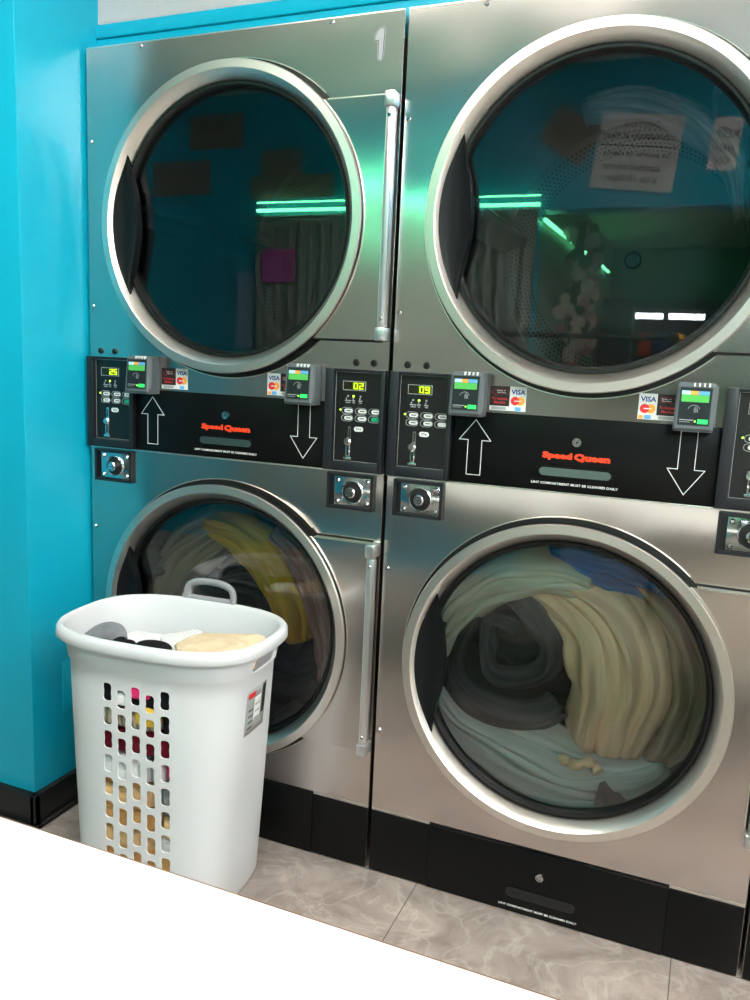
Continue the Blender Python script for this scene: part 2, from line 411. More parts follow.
def door(root, cz, hz_top, hz_bot, handle):
    # flat dark plate painting in the shaded gap between door and cabinet skin
    def flange(R, e):
        at = math.asin((hz_top+e-cz)/R); ab = math.asin((cz-hz_bot+e)/R)
        pts = [(CX+R*math.cos(at), hz_top+e), (.779+e, hz_top+e), (.779+e, hz_bot-e), (CX+R*math.cos(ab), hz_bot-e)]
        n = 28
        for k in range(1, n): a = -ab+(at+ab)*k/n; pts.append((CX+R*math.cos(a), cz+R*math.sin(a)))
        return pts
    rc = MB(); rc.lathe([(.300, -.0012), (.3435, -.0012)], CX, cz, M_DARKMETAL_GAP, 96)
    rc.prism(flange(.33, .0045), -.0016, -.0002, M_DARKMETAL_GAP)
    rc.lathe([(.3435, -.0002), (.3435, -.0024), (.3450, -.0026), (.3458, -.0002)], CX, cz, M_RING, 96, math.radians(48), math.radians(312))
    rc.build('gap_shade_and_rim', root)
    d = MB()
    d.lathe([(.3325, -.0015), (.3335, -.026)], CX, cz, M_RUBBER, 128); d.lathe([(.3335, -.026), (.3345, -.0300), (.3325, -.0330), (.3155, -.0338), (.3140, -.0325), (.2965, -.004), (.2955, .004), (.300, .006)], CX, cz, M_RING, 128)  # ring side painted black to give the shaded gap behind it
    d.prism(flange(.3335, 0), -.0205, -.003, M_STEEL)
    d.box(CX+.245, .779, -.0215, -.004, hz_top-.0018, hz_top+.0006, M_RING); d.box(.7775, .7795, -.0215, -.004, hz_bot, hz_top, M_RING)
    dr = d.build('door', root)
    g = MB(); g.lathe([(.2965, .004), (.2968, -.0055), (.2950, -.0085), (.2900, -.0080), (.2868, -.003), (.2842, .0045), (.2838, .016), (.292, .018)], CX, cz, M_RUBBER, 128)
    g.build('gasket', dr)
    g = MB(); g.disc(CX, cz, .288, .0085, .0125, M_GLASS, 96); g.build('door_glass', dr)
    # scooped black handle on the left of the ring
    inner = handle; out = []
    for k in range(17):
        a = math.atan2(inner[0][1], inner[0][0]) % (2*PI); b2 = math.atan2(inner[-1][1], inner[-1][0]) % (2*PI)
        an = b2+(a-b2)*k/16; out.append((CX+.3125*math.cos(an), cz+.3125*math.sin(an)))
    inn = [(CX+x, cz+z) for x, z in inner]
    # densify the inner curve, pair it with the arc and dish the surface between
    def samp(L, t_):
        f = t_*(len(L)-1); i = min(int(f), len(L)-2); f -= i
        p0 = L[max(i-1, 0)]; p1 = L[i]; p2 = L[i+1]; p3 = L[min(i+2, len(L)-1)]
        return tuple(.5*((2*p1[q])+(-p0[q]+p2[q])*f+(2*p0[q]-5*p1[q]+4*p2[q]-p3[q])*f*f+(-p0[q]+3*p1[q]-3*p2[q]+p3[q])*f**3) for q in (0, 1))
    out = out[::-1]; rows = []; rows2 = []
    for k in range(41):
        t_ = k/40; a = samp(out, t_); b2 = samp(inn, t_); rw = []; rw2 = []
        for j in range(9):
            q = j/8; x = a[0]+(b2[0]-a[0])*q; z = a[1]+(b2[1]-a[1])*q
            y = -.0255+.011*math.sin(PI*q)*math.sin(PI*t_)+.004*q
            rw.append((x, y, z)); 
        rw.append((rw[-1][0]+.0012, rw[-1][1]+.004, rw[-1][2])); rw.append((rw[-2][0], 0.0, rw[-2][2]))
        rows.append(rw)
    h = MB(); h.grid(rows, M_HANDLE); h.build('door_handle', dr)
    hb = MB(); hb.box(.7845, .8005, -.0400, -.012, hz_bot+.026, hz_top-.028, M_ALU, .006); hb.box(.7805, .7845, -.016, -.0, hz_bot+.026, hz_top-.028, M_DARKMETAL_GAP)
    hb.box(.7795, .8025, -.0425, -.002, hz_top-.028, hz_top+.001, M_ALU, .004); hb.box(.7795, .8025, -.0425, -.002, hz_bot-.002, hz_bot+.026, M_ALU, .004)
    ho = hb.build('hinge', dr)
    for z in (hz_top-.046, hz_bot+.044):
        MB().disc(.7925, z, .0042, -.0425, -.039, M_CHROME, 14, .001).build('screw', dr)
    return dr
def drum(root, cz, name='drum'):
    R = .352; Y0, Y1 = .030, .70; mb = MB(); bm = mb.bm
    pl = bm.faces.layers.float.new('perf_f'); ul = bm.loops.layers.uv.verify()
    n = 96; ny = 14
    def ring(r, y): return [bm.verts.new((CX+r*math.cos(2*PI*k/n), y, cz+r*math.sin(2*PI*k/n))) for k in range(n)]
    rs = [ring(R, Y0+(Y1-Y0)*j/ny) for j in range(ny+1)]
    i0 = mb.mi(M_DRUM)
    for j in range(ny):
        for k in range(n):
            f = bm.faces.new((rs[j][k], rs[j][(k+1) % n], rs[j+1][(k+1) % n], rs[j+1][k])); f.smooth = True
            deg = 360*(k+.5)/n; perf = 1. if (j < 8 and min(abs((deg-a+180) % 360-180) for a in (50, 170, 290)) > 9) else 0.
            f[pl] = perf
            for l, (kk, jj) in zip(f.loops, ((k, j), (k+1, j), (k+1, j+1), (k, j+1))): l[ul].uv = (2*PI*R*kk/n, (Y1-Y0)*jj/ny)
    radii = [R, .335, .305, .27, .16, .05, .0002]; flags = [0, 1, 1, 0, 0, 0]
    prev = rs[-1]; pr = R
    for r2, fl in zip(radii[1:], flags):
        nr = ring(r2, Y1-.02 if r2 < .3 else Y1)
        for k in range(n):
            f = bm.faces.new((prev[k], prev[(k+1) % n], nr[(k+1) % n], nr[k])); f.smooth = True; f[pl] = fl
            for l, (kk, rr_) in zip(f.loops, ((k, pr), (k+1, pr), (k+1, r2), (k, r2))):
                l[ul].uv = (2*PI*.32*kk/n, rr_)
        prev = nr; pr = r2
    d = mb.build(name, root, norm=False)
    # copy face flags to an attribute the shader reads
    me = d.data; src = me.attributes.get('perf_f'); vals = [v.value for v in src.data]
    at = me.attributes.new('perf', 'FLOAT', 'FACE')
    for i, v in enumerate(vals): at.data[i].value = v
    fr_ = MB(); fr_.lathe([(.292, .022), (.300, .030), (.352, .034)], CX, cz, M_DARKMETAL_GAP, 96); fr_.build('front_collar', d)
    for a in (50, 170, 290):
        an = math.radians(a); rr = Vector((math.cos(an), 0, math.sin(an))); tt = Vector((-math.sin(an), 0, math.cos(an)))
        c0 = Vector((CX, 0, cz)); rb = MB(); rows = []
        for y, hgt in ((.05, .045), (.08, .072), (.3, .072), (.68, .060)):
            base = c0+Vector((0, y, 0))
            rows.append([base+rr*(R-.001)+tt*.042, base+rr*(R-hgt*.75)+tt*.016, base+rr*(R-hgt)+tt*.006, base+rr*(R-hgt)-tt*.006, base+rr*(R-hgt*.75)-tt*.016, base+rr*(R-.001)-tt*.042])
        rb.grid(rows, M_RIB); f = rb.bm.faces.new([rb.bm.verts.new(p) for p in rows[0]]); rb._fin([f], M_RIB)
        rb.build('drum_rib', d)
    hub = MB(); hub.disc(CX, cz, .022, .672, .69, M_RIB, 24, .004)
    for k in range(3):
        a = 2*PI*k/3+.4; hub.disc(CX+.012*math.cos(a), cz+.012*math.sin(a), .003, .668, .672, M_RIB, 10)
    hub.build('drum_hub', d)
    return d
SEG = {'0': 'abcdef', '2': 'abged', '5': 'afgcd', '9': 'abcdfg'}
def digits(mb, s, x0, z0, w_, h_, y, m):
    t_ = h_*.13
    for i, ch in enumerate(s):
        x = x0+i*w_*1.35
        P = {'a': (x, x+w_, z0+h_-t_, z0+h_), 'g': (x, x+w_, z0+h_/2-t_/2, z0+h_/2+t_/2), 'd': (x, x+w_, z0, z0+t_),
             'f': (x, x+t_*1.2, z0+h_/2, z0+h_), 'b': (x+w_-t_*1.2, x+w_, z0+h_/2, z0+h_), 'e': (x, x+t_*1.2, z0, z0+h_/2), 'c': (x+w_-t_*1.2, x+w_, z0, z0+h_/2)}
        for c in SEG[ch]:
            q = P[c]; mb.box(q[0], q[1], y-.0006, y, q[2], q[3], m)
def control(root, x0, digs, greenkey=True, lit='dot'):
    x1 = x0+BW; mb = MB()
    lo, ro = .0215, .0115          # bezel side widths
    ix0, ix1, iz0, iz1 = x0+lo, x1-ro, .961, 1.1585
    y0 = -.016
    mb.box(x0+.001, ix0, y0, -.0003, ZL+.001, ZB, M_BEZEL, .0015); mb.box(ix1, x1-.001, y0, -.0003, ZL+.001, ZB, M_BEZEL, .0015)
    mb.box(ix0-.001, ix1+.001, y0, -.0003, ZL+.001, iz0, M_BEZEL, .0015); mb.box(ix0-.001, ix1+.001, y0, -.0003, iz1, ZB, M_BEZEL, .0012)
    mb.box(ix0, ix1, -.0065, -.0005, iz0, iz1, M_KEYPAD)
    outline(mb, [(ix0+.002, iz0+.002), (ix1-.002, iz0+.002), (ix1-.002, iz1-.002), (ix0+.002, iz1-.002)], .0009, -.0069, -.0062, M_GREYPR)
    p = mb.build('control_panel', root); Y = -.0066
    dx = x0+.041
    mb = MB(); mb.box(dx, dx+.053, Y-.0012, Y, 1.118, 1.137, M_DISPBG if digs else M_DISPOFF)
    if digs: mb.box(dx+.022, dx+.051, Y-.0015, Y-.001, 1.1195, 1.1355, M_DISPGLOW)
    outline(mb, [(dx, 1.118), (dx+.053, 1.118), (dx+.053, 1.137), (dx, 1.137)], .0012, Y-.0018, Y-.0005, M_GREYPR)
    dsp = mb.build('display', p)
    if digs:
        mb = MB(); digits(mb, digs, dx+.0255, 1.121, .0095, .013, Y-.0016, M_DIGIT); mb.build('display_digits', p)
    mb = MB()
    for k, (ex, w_) in enumerate(((.046, .014), (.062, .008), (.078, .009))):
        xx = x0+ex
        mb.box(xx, xx+w_, Y-.0005, Y, 1.094, 1.0965, M_GREYPR); mb.box(xx+.002, xx+w_-.001, Y-.0005, Y, 1.090, 1.092, M_GREYPR)
        mb.disc(xx+w_/2, 1.105, .0022, Y-.0006, Y, M_DOT if k == 1 and digs else M_GREYPR, 10)
        mb.box(xx+.002, xx+.0045, Y-.0005, Y, 1.0975, 1.1015, M_GREYPR)
    mb.build('program_indicator', p)
    for r_, z in ((0, 1.0735), (1, 1.0575)):
        for c in range(3):
            cx = x0+.0525+c*.0325-(.0 if c < 2 else .001); mb = MB()
            outline(mb, pill(cx, z, .0275, .0135, 4), .0011, Y-.0006, Y, M_GREYPR)
            km = M_GREENBTN if (greenkey and r_ and c == 2) else M_STICK
            mb.prism(pill(cx+.003, z, .019, .0085, 5), Y-.0018, Y, km)
            if km is M_STICK: mb.box(cx-.002, cx+.009, Y-.0021, Y-.0017, z-.0008, z+.0012, M_BEZEL)
            b_ = mb.build('button', p)
            if km is M_GREENBTN: b_['label'] = 'green start button'
    mb = MB(); mb.disc(x0+.036, 1.0745, .0018, Y-.0008, Y, M_DOT, 8); mb.build('indicator_light', p)
    mb = MB(); mb.prism(pill(x0+.081, 1.0345, .022, .0105, 6), Y-.0008, Y, M_WHITE)
    text_into(mb, '25¢', x0+.0745, x0+.0875, 1.0315, 1.0375, Y-.0008, M_BEZEL, .01, .0003); mb.build('coin_label', p)
    mb = MB(); mb.prism(pill(x0+.0605, 1.024, .0075, .032, 6), Y-.003, Y, M_CHROME); mb.prism(pill(x0+.0605, 1.027, .0022, .020, 4), Y-.0034, Y-.0028, M_DARKMETAL_GAP)
    mb.disc(x0+.0555, 1.0055, .0095, Y-.006, Y, M_CHROME, 20, .003)
    mb.box(x0+.0525, x0+.0635, Y-.003, Y, .972, 1.003, M_CHROME, .001); mb.box(x0+.0562, x0+.0602, Y-.0034, Y-.0028, .976, .999, M_DARKMETAL_GAP)
    mb.box(x0+.0485, x0+.0685, Y-.0055, Y, .9665, .9735, M_CHROME, .0025)
    mb.build('coin_slot', p)
def coin_lock(root, cx):
    x0, x1, z0, z1 = cx-.0545, cx+.0565, .8555, .9345
    mb = MB(); outline(mb, [(x0+.003, z0+.003), (x1-.003, z0+.003), (x1-.003, z1-.003), (x0+.003, z1-.003)], .0065, -.010, -.0003, M_BEZEL)
    mb.box(x0+.004, x1-.004, -.0015, -.0003, z0+.004, z1-.004, M_DARKMETAL_GAP)
    o = mb.build('coin_box', root)
    px0, px1, pz0, pz1 = x0+.0165, x1-.0065, z0+.007, z1-.007
    MB().box(px0, px1, -.0055, -.001, pz0, pz1, M_CHROME, .001).build('face_plate', o)
    for a in (px0+.008, px1-.008):
        for b2 in (pz0+.0085, pz1-.0085):
            MB().disc(a, b2, .0052, -.0095, -.005, M_CHROME, 14, .0022).build('bolt', o)
    c2 = (px0+px1)/2+.001; zc = (pz0+pz1)/2
    mb = MB(); mb.lathe([(.0265, -.005), (.0262, -.010), (.0245, -.0115), (.0225, -.009), (.019, -.0085)], c2, zc, M_CHROME, 36)
    mb.lathe([(.0240, -.009), (.0150, -.0095), (.0105, -.010)], c2, zc, M_DARKMETAL_GAP, 36)
    mb.disc(c2, zc, .0120, -.0235, -.006, M_CHROME, 28, .0025); mb.disc(c2, zc, .0075, -.0240, -.0232, M_RUBBER, 18); mb.disc(c2, zc, .0062, -.0246, -.0236, M_CHROME, 18)
    mb.box(c2-.004, c2+.004, -.0252, -.0244, zc-.0009, zc+.0009, M_DARKMETAL_GAP)
    mb.build('lock_cylinder', o)
def sticker(root, x0, z0, flip):
    # payment card sticker: logos next to a small arrow sign
    w_ = .074; h_ = .049; y = -.0009
    mb = MB(); lx = x0 if flip else x0+w_*.545; bx = x0+w_*.455 if flip else x0
    mb.box(x0, x0+w_, y, -.0001, z0, z0+h_, M_STICK)
    mb.box(bx, bx+w_*.545, y-.0003, y, z0+.009, z0+h_, M_STICKBLK)
    o = mb.build('payment_sticker', root)
    mb = MB(); y -= .0003; Lw = w_*.455
    text_into(mb, 'VISA', lx+.003, lx+Lw-.002, z0+.0335, z0+.0435, y+.0002, M_BLUE, .03, .0004)
    mb.disc(lx+.0115, z0+.0205, .0088, y-.0002, y+.0003, M_MCRED, 20); mb.disc(lx+.0225, z0+.0205, .0088, y-.0001, y+.0003, M_ORANGE, 20)
    mb.box(lx+.010, lx+.024, y-.0004, y, z0+.0195, z0+.0215, M_WHITE)
    mb.box(lx+.0015, lx+.010, y-.0002, y+.0003, z0+.001, z0+.008, M_ORANGE if flip else M_STICK); mb.box(lx+.012, lx+.024, y-.0002, y+.0003, z0+.001, z0+.0085, M_LTBLUE)
    mb.box(bx+.004, bx+.034, y-.0002, y+.0003, z0+.0015, z0+.0075, M_GREYPR)
    if flip: ar = [(bx+.004, z0+.0335), (bx+.026, z0+.0335), (bx+.026, z0+.030), (bx+.038, z0+.0365), (bx+.026, z0+.043), (bx+.004, z0+.043)]
    else: ar = [(bx+.037, z0+.0335), (bx+.014, z0+.0335), (bx+.014, z0+.030), (bx+.003, z0+.0365), (bx+.014, z0+.043), (bx+.037, z0+.043)]
    outline(mb, ar, .0006, y-.0003, y+.0002, M_DARKRED)
    sx = bx+(.007 if flip else .014)
    text_into(mb, 'Swipe or', sx, sx+.018, z0+.0385, z0+.0415, y+.0002, M_WHITE, .01, .0004)
    text_into(mb, 'Tap Here', sx, sx+.018, z0+.0345, z0+.0375, y+.0002, M_WHITE, .01, .0004)
    text_into(mb, 'To Activate', bx+.004, bx+.036, z0+.0215, z0+.0265, y+.0002, M_MCRED, .005, .0004)
    text_into(mb, 'Machine', bx+.009, bx+.032, z0+.014, z0+.019, y+.0002, M_MCRED, .005, .0004)
    mb.build('sticker_print', o)
def card_reader(root, x0, side):
    mb = MB(); w_, z0, z1 = .066, 1.081, 1.169
    # wedge body: face leans a little, wider at the bottom
    P = []
    for (z, yf, e) in ((z0, -.042, .001), (z0+.006, -.047, .0015), (z1-.006, -.041, 0), (z1, -.035, -.0015)):
        xa, xb = x0-e, x0+w_+e; c = .004
        P.append([(xa, -.001, z), (xa, yf+c, z), (xa+c, yf, z), (xb-c, yf, z), (xb, yf+c, z), (xb, -.001, z)])
    mb.grid(P, M_READER, closed_v=True, smooth=False)
    for rw in (P[0], P[-1]):
        f = mb.bm.faces.new([mb.bm.verts.new(p) for p in rw]); mb._fin([f], M_READER)
    if side > 0: mb.cyl((x0+w_+.001, -.036, z0+.012), (x0+w_+.001, -.034, z1-.004), .0035, M_READER, 10)
    o = mb.build('card_reader', root)
    yf = lambda z: -.047+(z-z0-.006)*(.006/(z1-z0-.012))
    def plate(m_, xa, xb, za, zb, d, nm, parent):
        q = MB(); q.grid([[(xa, yf(za)-d, za), (xb, yf(za)-d, za)], [(xa, yf(zb)-d, zb), (xb, yf(zb)-d, zb)]], m_, smooth=False)
        r = bmesh.ops.extrude_face_region(q.bm, geom=list(q.bm.faces))
        for g in r['geom']:
            if isinstance(g, bmesh.types.BMVert): g.co.y += d*.9
        for f in q.bm.faces: f.material_index = 0
        return q.build(nm, parent)
    plate(M_READDARK, x0+.006, x0+w_-.006, z0+.012, z1-.008, .0006, 'reader_face', o)
    plate(M_LCDSTRIP, x0+.009, x0+.024, z0+.067, z0+.074, .0010, 'screen_header', o)
    plate(M_ORANGE, x0+.0245, x0+.037, z0+.067, z0+.074, .0010, 'screen_header', o)
    plate(M_LTBLUE, x0+.0375, x0+w_-.010, z0+.067, z0+.074, .0010, 'screen_header', o)
    q = plate(M_LCD, x0+.009, x0+w_-.010, z0+.054, z0+.0665, .0011, 'screen', o); q['label'] = 'green lit screen'
    plate(M_LCDBTN, x0+.040, x0+w_-.0085, z0+.0155, z0+.0235, .0012, 'lit_key', o)
    q = MB(); zc = z0+.038; yc = yf(zc)-.0008
    for rr_, aa in ((.0035, 60), (.006, 60), (.0085, 60)):
        q.lathe([(rr_-.0006, yc), (rr_+.0006, yc)], x0+.030, zc, M_GREYPR, 10, math.radians(-aa+5), math.radians(aa+5))
    q.lathe([(.0100, yc), (.0110, yc)], x0+.032, zc, M_GREYPR, 22, math.radians(20), math.radians(160)); q.lathe([(.0100, yc), (.0110, yc)], x0+.032, zc, M_GREYPR, 22, math.radians(200), math.radians(340))
    for k, L_ in enumerate((.024, .018)): q.box(x0+.009, x0+.009+L_, yf(z0+.021)-.0009, yf(z0+.021)-.0004, z0+.0205-k*.004, z0+.0222-k*.004, M_GREYPR)
    q.disc(x0+.036, z0+.0195, .0014, yf(z0+.02)-.0012, yf(z0+.02)-.0004, M_DOT, 8)
    q.build('reader_print', o)
    for k in range(4):
        xx = x0+.028+k*.0085; q = MB(); q.box(xx, xx+.0028, -.0435, -.036, z1-.0062, z1+.0006, M_STICK); q.build('status_light', o)
def make_dryer(pos, label, digl, digr, green_l=True, green_r=True):
    root = empty('stacked_dryer', pos, label, 'dryer', 'stacked stainless steel dryers')
    mb = MB()
    mb.box(0, .004, .002, .93, .0, HT-.001, M_STEEL); mb.box(Wd-.004, Wd, .002, .93, .0, HT-.001, M_STEEL)
    mb.box(.004, Wd-.004, .004, .93, HT-.006, HT-.001, M_STEEL); mb.box(.004, Wd-.004, .92, .93, .0, HT-.006, M_DARKMETAL_GAP)
    mb.box(.004, Wd-.004, .014, .92, .945, 1.08, M_DARKMETAL_GAP); mb.box(.004, Wd-.004, .014, .92, .10, .150, M_DARKMETAL_GAP)
    mb.build('cabinet', root)
    mb = MB(); panel_hole(mb, .0005, Wd-.0005, PT, HT, CX, CU, .297, 0, .012, M_STEEL)
    mb.box(.0005, Wd-.0005, -.0012, .004, HT-.0025, HT, M_RING)
    for x, z in ((.158, 1.866), (.639, 1.866), (.0105, 1.667), (.0105, 1.285)): mb.disc(x, z, .0052, -.0035, 0, M_CHROME, 14, .002)
    up = mb.build('upper_front_panel', root)
    for x in (.034, .0765, .7245, .766): MB().disc(x, 1.1775, .0075, -.004, 0, M_RUBBER, 16, .002).build('plug', up)
    mb = MB(); panel_hole(mb, .0005, Wd-.0005, ZK, ZL-.001, CX, CL, .297, 0, .012, M_STEEL)
    mb.box(.0005, Wd-.0005, -.003, .004, ZL-.003, ZL, M_RING, .0008)
    for x, z in ((.0105, .733), (.0105, .352)): mb.disc(x, z, .0052, -.0035, 0, M_CHROME, 14, .002)
    mb.build('lower_front_panel', root)
    H = [(-.266, .166), (-.266, .138), (-.262, .108), (-.250, .070), (-.243, .020), (-.241, -.017), (-.247, -.061), (-.257, -.105), (-.262, -.137), (-.260, -.170)]
    door(root, CU, 1.712, 1.226, H); door(root, CL, .787, .300, H)
    drum(root, CU); drum(root, CL)
    control(root, 0, digl, green_l); control(root, Wd-BW, digr, green_r)
    coin_lock(root, .0735); coin_lock(root, .7235)
    # middle black lint panel
    mb = MB(); mb.box(BW, Wd-BW, -.0022, .012, ZL+.001, PT, M_BLACKPL, .0006); lp = mb.build('lint_panel', root); y = -.0022
    mb = MB(); mb.lathe([(.0001, y-.003), (.0045, y-.003), (.0050, y-.0015), (.0058, y-.0015), (.0062, y-.004), (.0088, y-.004), (.0095, y)], .398, 1.042, M_CHROME, 24); mb.disc(.398, 1.042, .0022, y-.0034, y-.002, M_DARKMETAL_GAP, 10); mb.build('panel_lock', lp)
    mb = MB(); text_into(mb, 'Speed', .3315, .391, 1.0035, 1.0200, y+.0001, M_RED, .06, .0008); text_into(mb, 'Queen', .3945, .4645, 1.0035, 1.0200, y+.0001, M_RED, .06, .0008)
    mb.build('brand_lettering', lp)
    mb = MB(); text_into(mb, 'LINT COMPARTMENT MUST BE CLEANED DAILY', .3135, .4835, .9545, .9592, y+.0001, M_WHITE, .02, .0004); mb.build('notice_lettering', lp)
    mb = MB(); mb.prism(pill(.398, .9805, .148, .0225, 10), y-.0022, y, M_BLACKPL); mb.prism(pill(.3985, .9805, .140, .0165, 10), y-.0027, y-.0015, M_CHROMED); sl = mb.build('grip_slot', lp)
    mb = MB(); outline(mb, [(.191, 1.073), (.2245, 1.031), (.2060, 1.031), (.2060, .959), (.1765, .959), (.1765, 1.031), (.1575, 1.031)], .0014, y-.0004, y+.0001, M_WHITE)
    mb.build('arrow', lp)
    mb = MB(); outline(mb, [(.603, .959), (.6365, 1.007), (.6180, 1.007), (.6180, 1.079), (.5880, 1.079), (.5880, 1.007), (.5695, 1.007)], .0014, y-.0004, y+.0001, M_WHITE)
    mb.build('arrow', lp)
    sticker(root, .2165, PT+.005, False); sticker(root, .5065, PT+.006, True)
    card_reader(root, .1435, 1); card_reader(root, .5745, 1)
    # black toe kick in three pieces
    for x0, x1 in ((.001, BW+.0005), (Wd-BW-.0005, Wd-.001)):
        mb = MB(); mb.box(x0, x1, -.0035, .012, .004, ZK-.006, M_BLACKPL, .0012); mb.box(x0, x1, -.001, .012, ZK-.006, ZK-.0005, M_RING); mb.build('toe_kick', root)
    mb = MB(); mb.box(BW+.0015, Wd-BW-.0015, -.0055, .012, .003, ZK-.0045, M_BLACKPL, .0012); mb.box(BW+.0005, Wd-BW-.0005, .001, .014, .001, ZK, M_DARKMETAL_GAP)
    kp = mb.build('lower_lint_panel', root); y = -.0055
    mb = MB(); mb.lathe([(.0001, y-.003), (.0045, y-.003), (.0050, y-.0015), (.0058, y-.0015), (.0062, y-.004), (.0085, y-.004), (.0092, y)], .398, .101, M_CHROME, 24); mb.build('panel_lock', kp)
    mb = MB(); mb.prism(pill(.402, .0495, .150, .022, 10), y-.0018, y, M_BEZEL); mb.prism(pill(.402, .0495, .142, .015, 10), y-.0024, y-.0010, M_DARKMETAL_GAP); mb.build('grip_slot', kp)
    mb = MB(); text_into(mb, 'LINT COMPARTMENT MUST BE CLEANED DAILY', .3135, .4835, .0145, .0192, y+.0001, M_WHITE, .02, .0004); mb.build('notice_lettering', kp)
    return root
M_CHROMED = mat('slot_metal', (112, 132, 128), .3, .9)
OFF = .80869
d1 = make_dryer((0, 0, 0), 'stainless steel stacked dryer marked number 1, beside the teal wall', '25', '02')
# number sticker on the first machine
mb = MB()
def stroke(pts, wd, y, m, nm):
    q = MB(); q.tube([(a, y, b2) for a, b2 in pts], wd, m, 10, flat=.12); return q.build(nm, d1)
one = [(.7395, 1.8135), (.7455, 1.8175), (.7545, 1.833), (.7555, 1.836), (.7565, 1.836), (.7565, 1.80), (.7555, 1.7795)]
def onepoly(e):
    # figure 1 with rounded ends
    P = [(.7465-e, 1.7755), (.7480, 1.7725-e), (.7525, 1.7725-e), (.7545+e, 1.7755), (.7575+e, 1.838), (.7545+e*.6, 1.8435+e), (.7480-e*.3, 1.8430+e), (.7405-e*.8, 1.8330+e*.5), (.7375-e, 1.8230), (.7385-e*.7, 1.8180-e*.7), (.7435-e*.2, 1.8170-e), (.7465-e, 1.8185-e)]
    return [(x, 1.845+(z-1.845)*.84) for x, z in P]
M_DECAL = mat('silver_decal', (158, 160, 163), .5)
mb = MB(); mb.prism(onepoly(.0030), -.0004, 0, M_DECAL); mb.prism(onepoly(.0016), -.0007, -.0003, M_BEZEL); mb.prism(onepoly(.0002), -.001, -.0006, M_DECAL)
nb = mb.build('number_sticker', d1)
d2 = copy_tree(d1); d2.location = (OFF, 0, 0)
d2['label'] = 'stainless steel stacked dryer with tan and pale laundry in its lower drum'
d3 = copy_tree(d1); d3.location = (2*OFF, 0, 0)
d3['label'] = 'stainless steel stacked dryer mostly outside the right edge, only its front edge showing'
def find(o, *names):
    for n_ in names: o = [c for c in o.children if c.name.split('.')[0] == n_]; o = o[0] if n_ != names[-1] else o
    return o
for d_ in (d2, d3):
    for c in [c for c in d_.children if c.name.startswith('number_sticker')]: bpy.data.objects.remove(c)
def set_digits(d_, idx, s):
    cps = [c for c in d_.children if c.name.startswith('control_panel')]; cps.sort(key=lambda c: sum(v.co.x for v in c.data.vertices)/len(c.data.vertices))
    cp = cps[idx]; x0 = 0 if idx == 0 else Wd-BW
    for c in list(cp.children):
        if c.name.startswith('display_digits'): bpy.data.objects.remove(c)
        elif c.name.startswith('display') and not s:
            c.data = c.data.copy(); c.data.materials[0] = M_DISPOFF
            for i_, m_ in enumerate(c.data.materials):
                if m_ is M_DISPGLOW: c.data.materials[i_] = M_DISPOFF
    if s:
        mb = MB(); digits(mb, s, x0+.041+.0255, 1.121, .0095, .013, -.0082, M_DIGIT); mb.build('display_digits', cp)
    for c in cp.children:
        if c.name.startswith('button') and 'label' in c:
            c.data = c.data.copy(); del c['label']
            for i_, m_ in enumerate(c.data.materials):
                if m_ is M_GREENBTN: c.data.materials[i_] = M_STICK
set_digits(d2, 0, '09'); set_digits(d2, 1, None); set_digits(d3, 0, '14' if False else '05'); set_digits(d3, 1, None)

# ------------------------------------------------------------------ laundry in the drums
def bez(P, t_):
    f = t_*(len(P)-1); i = min(int(f), len(P)-2); f -= i
    p0 = P[max(i-1, 0)]; p1 = P[i]; p2 = P[i+1]; p3 = P[min(i+2, len(P)-1)]
    return tuple(.5*((2*p1[q])+(-p0[q]+p2[q])*f+(2*p0[q]-5*p1[q]+4*p2[q]-p3[q])*f*f+(-p0[q]+3*p1[q]-3*p2[q]+p3[q])*f**3) for q in range(len(p1)))
def garment(path, ox, oz, m, folds, amp, seed, label, group=None, name='garment', cat='laundry', nl=60, nw=48):
    # path: (x, z, y, half width); a cloth swung along the drum wall with long soft folds and a rolled rim
    rnd = random.Random(seed); ph = [rnd.uniform(0, 6.28) for _ in range(6)]
    rows = []; uvs = []
    for i in range(nl+1):
        t_ = i/nl; x, z, y, hw = bez(path, t_); x2, z2, _, _ = bez(path, min(t_+.01, 1)); x1, z1, _, _ = bez(path, max(t_-.01, 0))
        d = Vector((x2-x1, 0, z2-z1)).normalized(); nrm = Vector((-d.z, 0, d.x)); rw = []; uv = []
        for j in range(nw+1):
            v = -1+2*j/nw; a = v*1.25
            edge = abs(v)**6
            wob = noise.noise(Vector((seed*3.1+t_*2.2, v*1.7, 0)))
            yy = y+amp*math.sin(folds*v+ph[0]+wob*3+t_*1.2)*(1-edge)+amp*.5*math.sin(folds*2.3*v+ph[1]+t_*2)+amp*1.2*wob+.05*edge+.03*v*v
            p = Vector((ox+x, yy, oz+z))+nrm*(hw*(v+.06*wob)+.012*noise.noise(Vector((t_*5, v*4, seed))))
            endr = max(0, (abs(t_-.5)-.44)/.06); p.y += .04*endr*endr
            rw.append(p); uv.append((t_, v*.5+.5))
        rows.append(rw); uvs.append(uv)
    mb = MB(); mb.grid(rows, m, uv=uvs); o = mb.build(name)
    md = o.modifiers.new('thick', 'SOLIDIFY'); md.thickness = .004; md.offset = 1
    return tag(o, label, cat, group)
X2 = CX+OFF
GP2 = 'laundry in the lower right drum'; GP1 = 'laundry in the lower left drum'
C_TAN = cloth('tan_cotton', (232, 188, 148), (254, 224, 188), 1.2, 14)
C_BROWN = cloth('brown_cotton', (150, 128, 102), (196, 172, 140), 1.2, 12)
C_CREAM = cloth('cream_knit', (190, 190, 165), (232, 230, 210), 1.5, 10)
C_BLUE = cloth('blue_cotton', (10, 90, 170), (30, 130, 210), 1.5, 10)
C_BLK = cloth('charcoal_knit', (16, 17, 19), (84, 86, 92), 1.5, 9)
